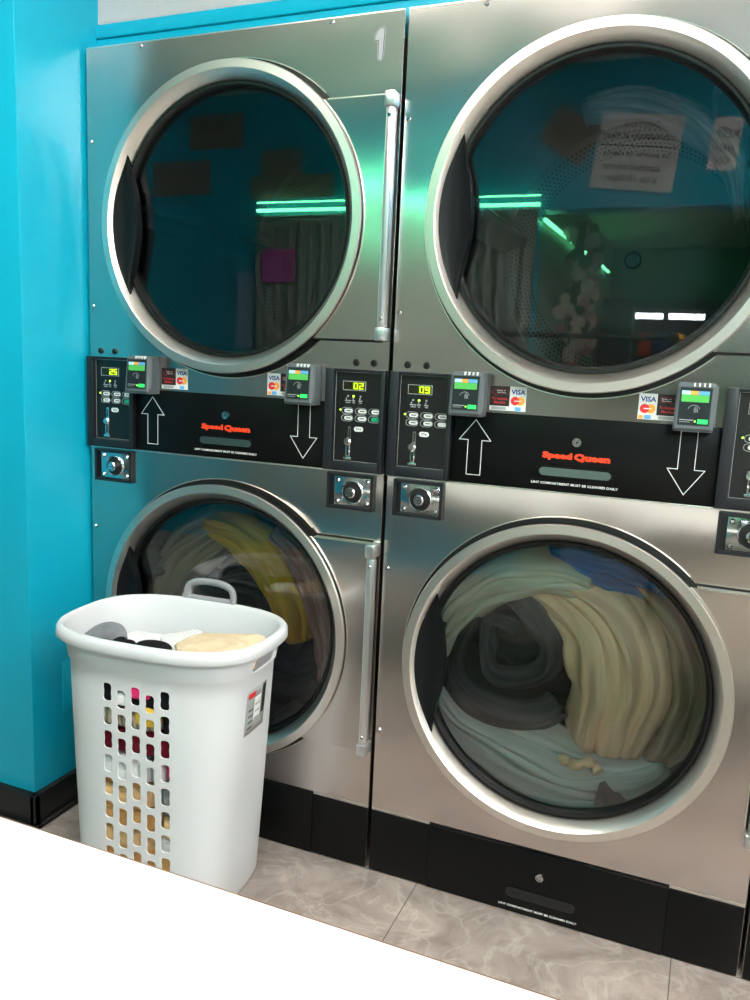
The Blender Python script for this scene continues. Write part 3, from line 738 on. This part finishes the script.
C_PALE = cloth('pale_blue_grey_cotton', (196, 194, 194), (242, 240, 238), 1.2, 14)
C_TAUPE2 = cloth('grey_cotton_knit', (80, 84, 88), (120, 124, 128), 1.2, 14)
C_GREEN = cloth('dark_olive_cotton', (50, 54, 42), (86, 88, 70), 1.2, 12)
C_BEIGE = cloth('taupe_cotton', (150, 138, 116), (205, 192, 166), 1.2, 16)
C_YEL = cloth('mustard_cotton', (196, 142, 28), (238, 188, 70), 1.2, 10)
C_RED = cloth('rose_cotton', (110, 70, 66), (186, 138, 124), 1.2, 14)
C_NAVY = cloth('navy_cotton', (14, 20, 34), (34, 44, 62), 1.2, 14)
garment([(-.12, .16, .16, .05), (-.03, .145, .14, .075), (.065, .085, .11, .105), (.105, -.03, .10, .115), (.095, -.13, .11, .10), (.085, -.215, .14, .085)], X2, CL, C_TAN, 9, .009, 3, 'tan cotton garment sweeping down the right of the lower right drum', GP2)
garment([(.09, .19, .19, .05), (.19, .10, .18, .08), (.235, -.02, .17, .085), (.225, -.13, .18, .085), (.185, -.23, .2, .06)], X2, CL, C_BROWN, 8, .010, 5, 'brown garment at the far right behind the tan one in the lower right drum', GP2)
garment([(-.31, -.04, .10, .03), (-.262, .075, .09, .045), (-.17, .165, .09, .06), (-.06, .19, .11, .055), (.04, .175, .13, .03)], X2, CL, C_CREAM, 6, .008, 7, 'cream and grey garment along the upper left of the lower right drum', GP2)
garment([(-.07, .235, .14, .03), (.03, .225, .13, .060), (.12, .20, .15, .055), (.19, .15, .2, .03)], X2, CL, C_BLUE, 6, .008, 8, 'blue garment at the top of the lower right drum', GP2)
garment([(-.30, -.12, .12, .03), (-.235, -.205, .12, .070), (-.10, -.258, .12, .095), (.04, -.285, .12, .08), (.15, -.275, .15, .055), (.22, -.23, .18, .03)], X2, CL, C_PALE, 8, .008, 9, 'pale blue grey garment along the bottom left of the lower right drum', GP2)
garment([(.13, -.30, .27, .03), (.18, -.28, .25, .05), (.25, -.21, .22, .05), (.285, -.11, .22, .035)], X2, CL, C_GREEN, 6, .008, 10, 'dark olive garment at the bottom right of the lower right drum', GP2)
# charcoal garment wound into a spiral
def spiral(ox, oz, m, seed, label, group):
    rows = []; uvs = []; n = 150
    for i in range(n+1):
        t_ = i/n; a = 1.2+t_*3.4*PI; rw = []; uv = []
        r = .008+.108*t_**.85
        for j in range(15):
            q = j/14; wob = noise.noise(Vector((a*.8, q*1.5, seed)))
            rr_ = r*(1+.25*wob)+.080*q*(.5+t_*.6)
            y = .15+.05*(1-t_)-.035*math.sin(q*PI)+.030*wob+.010*math.sin(q*9+a)
            rw.append((ox+rr_*math.cos(a)*.98+.012*math.sin(a*2.3), y, oz+rr_*math.sin(a)*1.12)); uv.append((t_*4, q*.6))
        rows.append(rw); uvs.append(uv)
    mb = MB(); mb.grid(rows, m, uv=uvs); o = mb.build('garment')
    md = o.modifiers.new('thick', 'SOLIDIFY'); md.thickness = .003
    return tag(o, label, 'laundry', group)
spiral(X2-.15, CL+.005, C_BLK, 4, 'charcoal garment wound into a swirl left of centre in the lower right drum', GP2)
garment([(-.26, .0, .25, .06), (-.15, .03, .24, .12), (-.04, .03, .25, .11), (.03, .0, .27, .06)], X2, CL, cloth('black_jersey', (12, 12, 13), (34, 35, 38), 1.5, 9), 5, .010, 16, 'black garment deep behind the charcoal swirl in the lower right drum', GP2)
# hem of the tan garment bunched at its lower end
mb = MB(); rows = []
for i in range(25):
    t_ = i/24; rows.append((X2+.005+.085*t_, .085+.010*math.sin(9*t_), CL-.205-.010*math.sin(7*t_)-.012*t_))
mb.tube(rows, [.006+.007*abs(math.sin(11*i/24)) for i in range(25)], C_TAN, 12)
tag(mb.build('sock'), 'small cream sock under the lower end of the tan garment', 'sock', GP2)
garment([(-.30, -.16, .14, .04), (-.305, -.03, .14, .055), (-.255, .085, .15, .075), (-.16, .165, .17, .07), (-.05, .20, .19, .03)], CX, CL, C_BEIGE, 8, .010, 11, 'taupe garment along the left side of the lower left drum above the hamper', GP1)
garment([(-.17, .19, .15, .03), (-.06, .165, .14, .055), (.03, .105, .13, .065), (.08, .01, .14, .06), (.10, -.10, .16, .03)], CX, CL, C_YEL, 6, .009, 12, 'mustard yellow garment across the top of the lower left drum', GP1)
garment([(.04, .20, .15, .03), (.13, .13, .13, .050), (.195, .02, .12, .050), (.215, -.10, .13, .045), (.19, -.19, .15, .02)], CX, CL, C_RED, 7, .009, 13, 'rose brown garment on the right of the lower left drum', GP1)
garment([(-.12, -.20, .18, .06), (.02, -.19, .16, .10), (.12, -.19, .17, .09), (.20, -.12, .19, .05)], CX, CL, C_NAVY, 7, .012, 14, 'navy garment at the bottom of the lower left drum behind the hamper', GP1)
garment([(-.18, .02, .24, .05), (-.06, .04, .23, .08), (.02, -.03, .23, .08), (.0, -.12, .24, .04)], CX, CL, C_BLK, 7, .012, 15, 'charcoal garment in the middle of the lower left drum', GP1)
garment([(-.10, .285, .28, .02), (.02, .290, .27, .03), (.13, .245, .27, .03), (.22, .16, .28, .025), (.25, .05, .30, .012)], X2, CU, C_TAUPE2, 5, .006, 21, 'pale garment sweeping round the top right of the upper drum', 'laundry in the upper right drum')

# ------------------------------------------------------------------ laundry hamper
HC = Vector((.420, -.230, 0)); HA = .07; HH = .612
HW, HD, HWB, HDB, HN = .487, .352, .335, .300, 2.9
def sup(w_, d_, n_, N=200, e=0):
    out = []
    for k in range(N):
        a = 2*PI*k/N; c, s_ = math.cos(a), math.sin(a)
        out.append(((w_/2)*math.copysign(abs(c)**(2/n_), c), (d_/2)*math.copysign(abs(s_)**(2/n_), s_)))
    return out
def hring(t_, off):      # t 0 bottom .. 1 below the rim
    w_ = HWB+(HW-.052-HWB)*t_+off*2; d_ = HDB+(HD-.052-HDB)*t_+off*2
    return sup(w_, d_, 4.2-1.3*t_)
hamper = empty('laundry_hamper', HC, 'tall white plastic laundry hamper full of clothes in front of the left dryer', 'laundry hamper'); hamper.rotation_euler.z = HA
prof = [(0., -.03, 0), (0., -.006, 0), (.012/.6, 0, .0), (.25, 0, 0), (.5, 0, 0), (.75, 0, 0), (.86, 0, 0), (.875, .004, 0), (.93, .006, 0), (.955, .006, 0)]
ZW = HH
rows = []
def lvl(z, off): 
    t_ = min(z/(HH-.03), 1.0); return [(x, y, z) for x, y in hring(t_, off)]
rows.append([(0, 0, .002)]*200)
rows.append([(x*.5, y*.5, .002) for x, y in hring(0, 0)])
rows += [lvl(.0, -.012), lvl(.004, -.003), lvl(.012, 0), lvl(.15, 0), lvl(.30, 0), lvl(.42, 0), lvl(.50, 0), lvl(.535, .0), lvl(.541, .004), lvl(.582, .008), lvl(.585, .014), lvl(.5845, .0215), lvl(.588, .0245), lvl(.603, .0235), lvl(.609, .020), lvl(.612, .015), lvl(.611, .010), lvl(.604, .006), lvl(.585, .003), lvl(.570, -.001), lvl(.54, -.002), lvl(.50, -.0035), lvl(.42, -.0035), lvl(.30, -.0035), lvl(.15, -.0035), lvl(.014, -.0035)]
rows.append([(x*.5, y*.5, .008) for x, y in hring(0, 0)]); rows.append([(0, 0, .008)]*200)
mb = MB(); mb.grid(rows, M_PLASTIC, closed_v=True); body = mb.build('hamper_body', hamper)
bmc = bmesh.new(); bmc.from_mesh(body.data)
bmesh.ops.dissolve_degenerate(bmc, dist=1e-6, edges=bmc.edges); bmesh.ops.recalc_face_normals(bmc, faces=bmc.faces); bmc.to_mesh(body.data); bmc.free()
# cutters: five columns of tall waisted holes, a grip slot on each short side
cut = MB()
for c in range(5):
    for r_ in range(8):
        u = -.062+c*.0335+(0.0025*r_*.2); z = .495-r_*.0515-(.012 if c % 2 else 0)+c*.0008
        P = []
        for k in range(28):
            a = 2*PI*k/28; cc, ss = math.cos(a), math.sin(a)
            x = .0115*math.copysign(abs(cc)**.55, cc); zz = 0.0195*math.copysign(abs(ss)**.6, ss)
            x *= .84+.16*min(1, abs(zz)/.014)
            P.append((u+x, z+zz))
        cut.prism(P, -.30, -.05, M_PLASTIC)
for sx in (1,):
    P = pill(.005, .560, .12, .032, 8)
    F = [cut.bm.verts.new((.10, y, z)) for y, z in P]; B = [cut.bm.verts.new((.32, y, z)) for y, z in P]
    fs = [cut.bm.faces.new(F), cut.bm.faces.new(B[::-1])]+[cut.bm.faces.new((F[i], B[i], B[(i+1) % len(P)], F[(i+1) % len(P)])) for i in range(len(P))]
    cut._fin(fs, M_PLASTIC)
co = cut.build('cutter')
bo = body.modifiers.new('b', 'BOOLEAN'); bo.object = co; bo.operation = 'DIFFERENCE'; bo.solver = 'EXACT'
co.parent = hamper
bpy.context.view_layer.update(); dg = bpy.context.evaluated_depsgraph_get()
nm = bpy.data.meshes.new_from_object(body.evaluated_get(dg)); body.modifiers.clear(); body.data = nm
for p_ in nm.polygons: p_.use_smooth = p_.center.z > .536
nm.set_sharp_from_angle(angle=math.radians(50))
bpy.data.objects.remove(co)
# pull handle behind the rim
mb = MB(); pts = []
for a, b2 in ((-.058, .600), (-.060, .630), (-.052, .648), (-.030, .657), (0, .659), (.030, .657), (.052, .648), (.060, .630), (.058, .600)): pts.append((a-.006, HD/2-.008, b2-.004))
pp = [bez(pts, k/40) for k in range(41)]
mb.tube(pp, .0105, M_HGREY, 12, flat=.75); mb.cyl((-.078, HD/2-.008, .612), (.05, HD/2-.008, .612), .008, M_HGREY, 12)
mb.build('pull_handle', hamper)
# product sticker on the right side
def wallx(y, z):         # outer x of the right side at (y, z)
    t_ = z/(HH-.03); w_ = HWB+(HW-.052-HWB)*t_; d_ = HDB+(HD-.052-HDB)*t_; n_ = 4.2-1.3*t_
    return (w_/2)*(1-min(.999, abs(2*y/d_))**n_)**(1/n_)
def side_patch(y0, y1, z0, z1, e, m, nm, parent):
    rows = [[(wallx(y0+(y1-y0)*j/6, z0+(z1-z0)*i/6)+e, y0+(y1-y0)*j/6, z0+(z1-z0)*i/6) for j in range(7)] for i in range(7)]
    q = MB(); q.grid(rows, m); o = q.build(nm, parent); md = o.modifiers.new('t', 'SOLIDIFY'); md.thickness = .0004; return o
M_LBLGREY = mat('label_grey', (150, 154, 154), .5, var=.12, vscale=60)
st = side_patch(-.055, .028, .405, .505, .0006, M_LBLGREY, 'product_label', hamper); st['label'] = 'grey peeling product label'
side_patch(-.050, -.022, .486, .498, .0012, M_MCRED, 'label_badge', st)
side_patch(-.024, .004, .428, .482, .0012, M_STICK, 'label_picture', st)
side_patch(.010, .024, .436, .500, .0010, M_BEZEL, 'label_strip', st)

for k in range(4): side_patch(-.046, -.028, .418+k*.013, .421+k*.013, .0012, M_BEZEL, 'label_line', st)
side_patch(-.020, .000, .432, .436, .0018, M_LBLGREY, 'picture_line', st); side_patch(-.020, .000, .448, .451, .0018, M_LBLGREY, 'picture_line', st); side_patch(-.020, .000, .464, .467, .0018, M_LBLGREY, 'picture_line', st)
# clothes inside the hamper
def rumple(cx, cy, cz, sx, sy, sz, m, seed, label, group=None, name='garment', cat='laundry', e=.45, amp=.18, rot=0, freq=14):
    n, k_ = 34, 22; rows = []; uvs = []
    for i in range(n):
        ph = 2*PI*i/n; rw = []; uv = []
        for j in range(k_+1):
            th = -PI/2+PI*j/k_
            f = lambda c: math.copysign(abs(c)**e, c)
            p = Vector((f(math.cos(th))*f(math.cos(ph)), f(math.cos(th))*f(math.sin(ph)), f(math.sin(th))))
            q = Vector((p.x*sx, p.y*sy, p.z*sz)); s_ = 1+amp*noise.noise(q*freq+Vector((seed, seed*2.3, 0)))
            q.z *= s_+amp*noise.noise(q*freq*1.7+Vector((seed, 5, 0))); q.x *= 1+.4*amp*noise.noise(q*freq+Vector((9, seed, 0))); q.y *= 1+.25*amp*noise.noise(q*freq+Vector((3, seed, 7)))
            c, s2 = math.cos(rot), math.sin(rot)
            q = Vector((c*q.x-s2*q.y, s2*q.x+c*q.y, q.z))+Vector((cx, cy, cz))
            rw.append(q); uv.append((i/n, j/k_))
        rows.append(rw); uvs.append(uv)
    mb = MB(); mb.grid(rows, m, closed_u=True); o = mb.build(name)
    R = Matrix.Rotation(HA, 4, 'Z'); o.data.transform(R); o.location = HC
    return tag(o, label, cat, group)
def cl(name, a, b2=None, v=.12): return mat(name, a, .9, var=v, vscale=40, bump=.5, bscale=90, spec=.15)
F_TAN = cl('tan_fleece', (206, 158, 100)); F_TAN2 = cl('light_tan_fleece', (218, 182, 134)); F_WHITE = cl('white_cotton', (222, 222, 224)); F_MAROON = cl('maroon_cotton', (112, 22, 40))
F_BLACK = cl('black_cotton', (22, 22, 26)); F_PINK = cl('pink_cotton', (232, 50, 120)); F_TAUPE = stripe('taupe_stripe', (120, 112, 96), (172, 164, 140), 26); F_YELLOW = cl('yellow_cotton', (228, 190, 70))
F_GREY = cl('grey_cotton', (120, 122, 124)); F_LACE = stripe('white_ribbed', (236, 236, 234), (198, 198, 198), 40); F_SOCK = cl('heather_grey_sock', (118, 120, 126), v=.3)
HG = 'clothes in the hamper'
def fy(z): return -(HDB+(HD-.052-HDB)*z/(HH-.03))/2   # front wall
def layer(z, h, m, seed, label, x0=-.13, x1=.12, dep=.10, inset=.010, e=.4, amp=.22, freq=16):
    rumple((x0+x1)/2, fy(z)+inset+dep, z, (x1-x0)/2, dep, h, m, seed, label, HG, e=e, amp=amp, freq=freq)
layer(.120, .028, F_TAN, 1, 'tan fleece fold lowest in the hamper, behind the bottom holes')
layer(.168, .028, F_TAN2, 2, 'light tan fold second from the bottom of the hamper pile', x1=.03)
layer(.168, .028, F_WHITE, 31, 'white fold at the right near the bottom of the hamper pile', x0=.045, x1=.115)
layer(.214, .027, F_TAN, 3, 'tan fleece fold third from the bottom of the hamper pile', x1=.045)
layer(.214, .030, F_TAN2, 32, 'cream fold beside the third tan fold in the hamper', x0=.058, x1=.115, dep=.06)
layer(.262, .027, F_TAN2, 4, 'light tan fold in the middle of the hamper pile', x1=.04)
layer(.270, .034, F_GREY, 33, 'grey folded garment at the right of the hamper pile', x0=.053, x1=.12, dep=.06)
layer(.305, .022, F_TAN, 5, 'tan fold under the white clothes in the hamper', x1=.02)
layer(.325, .032, F_WHITE, 6, 'white cotton garment above the tan folds in the hamper', x1=.03, dep=.085)
layer(.330, .026, F_WHITE, 36, 'white sock pair right of the white cotton garment in the hamper', x0=.035, x1=.060, dep=.05)
layer(.345, .028, F_PINK, 34, 'rose patterned garment at the right under the maroon one', x0=.064, x1=.12, dep=.06)
layer(.385, .027, F_MAROON, 7, 'maroon garment in the middle row of hamper holes')
layer(.437, .026, F_TAUPE, 8, 'taupe striped garment above the maroon one in the hamper', x1=.050)
layer(.452, .020, F_YELLOW, 41, 'yellow garment peeping through two hamper holes', x0=-.005, x1=.050, dep=.03, inset=.005)
layer(.440, .036, F_BLACK, 35, 'black garment at the right of the upper holes', x0=.055, x1=.12, dep=.06)
layer(.490, .027, F_BLACK, 9, 'black garment behind the top row of hamper holes')
layer(.503, .015, F_PINK, 42, 'bright pink garment behind the top middle hamper holes', x0=-.015, x1=.038, dep=.03, inset=.004)
layer(.480, .014, F_WHITE, 43, 'white strap beside the pink garment in the hamper', x0=-.045, x1=-.015, dep=.03, inset=.003)
# the heap on top
rumple(-.02, .0, .515, .17, .11, .028, F_WHITE, 51, 'white cotton garment spread across the top of the hamper', HG, amp=.25)
rumple(.122, -.015, .566, .085, .078, .022, cl('pale_beige_fleece', (208, 188, 158)), 52, 'beige fleece garment on top at the right of the hamper', HG, amp=.75, rot=.3, freq=20)
rumple(.035, .005, .558, .050, .055, .016, F_LACE, 53, 'white ribbed garment on top beside the beige fleece', HG, amp=.6, rot=.8)
rumple(-.010, -.062, .566, .042, .026, .016, F_BLACK, 54, 'black sock lying on top near the hamper front', HG, name='sock', cat='sock', e=.8)
rumple(-.078, -.058, .562, .018, .018, .012, F_BLACK, 55, 'small black sock toe beside the black sock', HG, name='sock', cat='sock', e=.8)
mb = MB(); sp_ = [(-.20, -.045, .540), (-.175, -.030, .563), (-.150, -.022, .572), (-.125, -.028, .570), (-.108, -.045, .556), (-.100, -.060, .540)]
mb.tube([bez(sp_, k/24) for k in range(19)], [.018+.004*math.sin(k/24*PI) for k in range(19)], F_SOCK, 14, flat=.7); mb.tube([bez(sp_, k/24) for k in range(18, 25)], [.0195-.0006*(k-18) for k in range(18, 25)], F_BLACK, 14, flat=.7)
o = mb.build('sock'); o.data.transform(Matrix.Rotation(HA, 4, 'Z')); o.location = HC; tag(o, 'grey sock with a black toe on top at the left of the hamper', 'sock', HG)

# ------------------------------------------------------------------ white folding table in front
tb = empty('folding_table', (1.5, -1.55, 0), 'long white laminate folding table across the near foreground', 'table')
def tloc(mb_): return mb_
mb = MB(); mb.box(-1.3, 1.3, -.40, .4265, .722, .750, M_TABLE, .003); top = mb.build('table_top', tb)
MB().box(-1.3, 1.3, .4258, .4280, .723, .7485, M_TABEDGE).build('edge_band', top)
for x in (-1.2, 1.2):
    for y in (-.32, .34): MB().box(x-.02, x+.02, y-.02, y+.02, 0, .722, M_GREYPR, .004).build('leg', tb)

# square patch plate painted over on the teal wall beside the hamper
mb = MB(); mb.box(-.012, -.0085, -.105, .02, .262, .395, M_TEALTR, .001); tag(mb.build('cover_plate'), 'teal painted square cover plate low on the teal wall beside the hamper', 'wall plate')

# ------------------------------------------------------------------ things behind the photographer, seen in the glass
def led_strip(p, q, label, rad=.005):
    p = Vector(p); q = Vector(q); n = int((q-p).length/.035); e = empty('light_strip', (p+q)/2, label, 'light strip', 'green light strips'); o_ = (p+q)/2
    mb = MB(); mb.cyl(p-o_, q-o_, rad, M_LEDS, 8); mb.build('tube', e)
led_strip((-1.19, -2.765, 2.075), (.50, -2.765, 2.065), 'green light strip above the curtains on the wall opposite the dryers')
led_strip((.505, -2.90, 1.965), (.505, -5.6, 2.0), 'green light strip running into the far room', .012)
led_strip((-1.19, -2.765, 2.03), (.50, -2.765, 2.02), 'lower green light strip above the curtains', .010)
M_CURT = mat('grey_white_curtain', (150, 158, 150), .85)
for i in range(8):
    x0 = -1.18+i*.21; mb = MB(); rows = []
    for k in range(41):
        x = x0+.205*k/40; y = -2.755+.014*math.sin(k/40*PI*6)
        rows.append([(x, y, 1.98), (x, y-.004, .25)])
    mb.grid(rows, M_CURT); o = mb.build('curtain'); md = o.modifiers.new('t', 'SOLIDIFY'); md.thickness = .002
    tag(o, '%s grey white curtain panel on the wall opposite the dryers' % ('first', 'second', 'third', 'fourth', 'fifth', 'sixth', 'seventh', 'eighth')[i], 'curtain', 'curtain panels')
mb = MB(); mb.cyl((-1.25, -2.755, 1.99), (.5, -2.755, 1.99), .008, M_GREYPR); tag(mb.build('curtain_rail'), 'thin rail the grey curtains hang from', 'rail')
e = empty('ceiling_light', (2.9, -4.4, 2.25), 'added unseen fill light panel in the far room', 'ceiling light', 'ceiling light panels')
MB().box(-.6, .6, -.15, .15, -.02, 0, M_WHITE).build('frame', e); MB().box(-.57, .57, -.13, .13, -.026, -.019, mat('far_fill_diffuser', (255, 250, 240), .5, emit=18)).build('diffuser', e)  # added lamp, out of sight, that brightens the far room
# signs
def sign(cx, cz, w_, h_, m, lines, label, rot=0, y=-2.797, tm=None, divide=None):
    e = empty('sign', (cx, y, cz), label, 'sign', None); e.rotation_euler.y = rot
    MB().box(-w_/2, w_/2, 0, .004, -h_/2, h_/2, m).build('board', e)
    mb = MB(); any_ = False
    for (s_, a, b2, c, d) in lines: text_into(mb, s_, -w_/2+a*w_, -w_/2+b2*w_, -h_/2+c*h_, -h_/2+d*h_, .004, tm or M_BEZEL, .008, .001, face=1); any_ = True
    if divide is not None: mb.box(-w_/2+.01, w_/2-.01, .004, .005, -h_/2+divide*h_-.003, -h_/2+divide*h_+.003, M_BEZEL); any_ = True
    if any_: mb.build('lettering', e)
    return e
M_SIGN = mat('white_sign_board', (225, 225, 225), .5)
sign(.955, 2.26, .40, .36, M_SIGN, [('Doors lock', .28, .72, .82, .92), ('automatically at 10pm', .06, .94, .64, .76), ('La puerta se cierra', .10, .90, .42, .52), ('automaticamente', .12, .82, .26, .35), ('a las 10:00pm', .18, .80, .08, .20)], 'white sign about the doors locking at 10pm', rot=.10, divide=.58)
sign(1.36, 2.28, .13, .24, M_SIGN, [('KEEP', .1, .9, .62, .76), ('WASH', .1, .9, .34, .48), ('ON', .25, .75, .1, .25)], 'narrow white notice right of the doors sign', rot=.08)
M_P1 = mat('dim_poster_grey', (130, 120, 112), .6, var=.3, vscale=25); M_P2 = mat('pink_paper', (214, 110, 190), .6); M_P3 = mat('pale_blue_paper', (150, 190, 220), .6)
for a in ((-1.05, 2.30, .26, .15, M_P1, 'small grey notice high on the teal wall'), (-.98, 2.165, .55, .13, M_P1, 'long grey banner above the curtains'), (-1.75, 2.24, .42, .2, M_P1, 'grey poster left of the curtains'), (-1.5, 2.5, .38, .2, M_P1, 'grey poster near the ceiling'), (.62, 2.36, .26, .2, M_P1, 'tilted grey poster left of the doors sign')):
    sign(a[0], a[1], a[2], a[3], a[4], [], a[5], rot=.6 if a[0] == .62 else 0)
sign(-1.02, 1.71, .22, .19, M_P2, [], 'pink paper pinned on the curtains', y=-2.735); sign(-1.28, 1.45, .12, .45, M_P3, [], 'pale blue paper beside the curtains')
# flower column: a garland of paper flowers
M_FL = [mat('cream_flower', (206, 190, 180), .8), mat('rose_flower', (190, 130, 125), .8), mat('leaf_green', (60, 96, 60), .8)]
mb = MB(); rnd = random.Random(3)
for i in range(150):
    x = .60+rnd.uniform(-.07, .11); z = rnd.uniform(.3, 2.02); y = -3.5+rnd.uniform(-.12, .12); r_ = rnd.uniform(.025, .05); m_ = M_FL[0 if rnd.random() < .6 else (1 if rnd.random() < .5 else 2)]
    for k in range(5):
        a = 2*PI*k/5+rnd.random(); p = Vector((x+r_*.5*math.cos(a), y+r_*.3, z+r_*.5*math.sin(a)))
        rr = bmesh.ops.create_icosphere(mb.bm, subdivisions=1, radius=r_*.6, matrix=Matrix.Translation(p) @ Matrix.Diagonal((1, .5, 1, 1)))
        mb._fin(list({f for v in rr['verts'] for f in v.link_faces}), m_, True)
mb.cyl((.60, -3.5, 0), (.60, -3.5, 2.05), .03, M_FL[2]); tag(mb.build('flower_garland'), 'column of cream and rose paper flowers in the far room', 'flowers', kind='stuff')
# vending machine with two lit tubes
vm = empty('vending_machine', (1.08, -5.3, 0), 'black vending machine with snacks under two white tubes in the far room', 'vending machine')
mb = MB(); mb.box(-.56, .56, -.7, 0, 0, .3, M_BEZEL); mb.box(-.56, -.30, -.7, 0, .3, 1.72, M_BEZEL); mb.box(.40, .56, -.7, 0, .3, 1.72, M_BEZEL); mb.box(-.56, .56, -.7, 0, 1.68, 1.76, M_BEZEL); mb.box(-.3, .4, -.7, -.66, .3, 1.68, M_BEZEL); mb.box(-.32, -.30, .0, .01, .3, 1.7, M_GREYPR); mb.build('body', vm)
for x0 in (-.36, -.05): MB().cyl((x0, -.05, 1.63), (x0+.27, -.05, 1.63), .024, M_TUBE).build('tube', vm)
for zz in (.6, .95, 1.3): MB().box(-.3, .4, -.6, -.05, zz, zz+.015, M_BEZEL).build('shelf', vm)
rnd = random.Random(9)
M_SN = [mat('snack_red', (190, 60, 40), .4), mat('snack_orange', (225, 150, 60), .4), mat('snack_white', (210, 205, 195), .4), mat('snack_blue', (50, 70, 120), .4)]
for zz in (.615, .965, 1.315):
    for k in range(5):
        mb = MB(); mb.box(-.27+k*.13, -.27+k*.13+.10, -.2, -.15, zz, zz+.19, M_SN[rnd.randrange(4)], .01); tag(mb.build('snack_bag'), '%s snack bag on the %s vending machine shelf' % (('first', 'second', 'middle', 'fourth', 'last')[k], {.615: 'lowest', .965: 'middle', 1.315: 'top'}[zz]), 'snack', 'snack bags in the vending machine').location = (1.08, -5.3, 0)
# black rail stand
mb = MB(); mb.cyl((.23, -2.35, 0), (.23, -2.35, 1.36), .014, M_BEZEL); mb.cyl((.23, -2.35, 1.34), (1.25, -2.35, 1.34), .012, M_BEZEL); mb.cyl((1.25, -2.35, 0), (1.25, -2.35, 1.36), .014, M_BEZEL)
for x in (.23, 1.25): mb.box(x-.02, x+.02, -2.6, -2.1, 0, .03, M_BEZEL)
tag(mb.build('garment_rail'), 'black garment rail behind the folding table', 'rail')
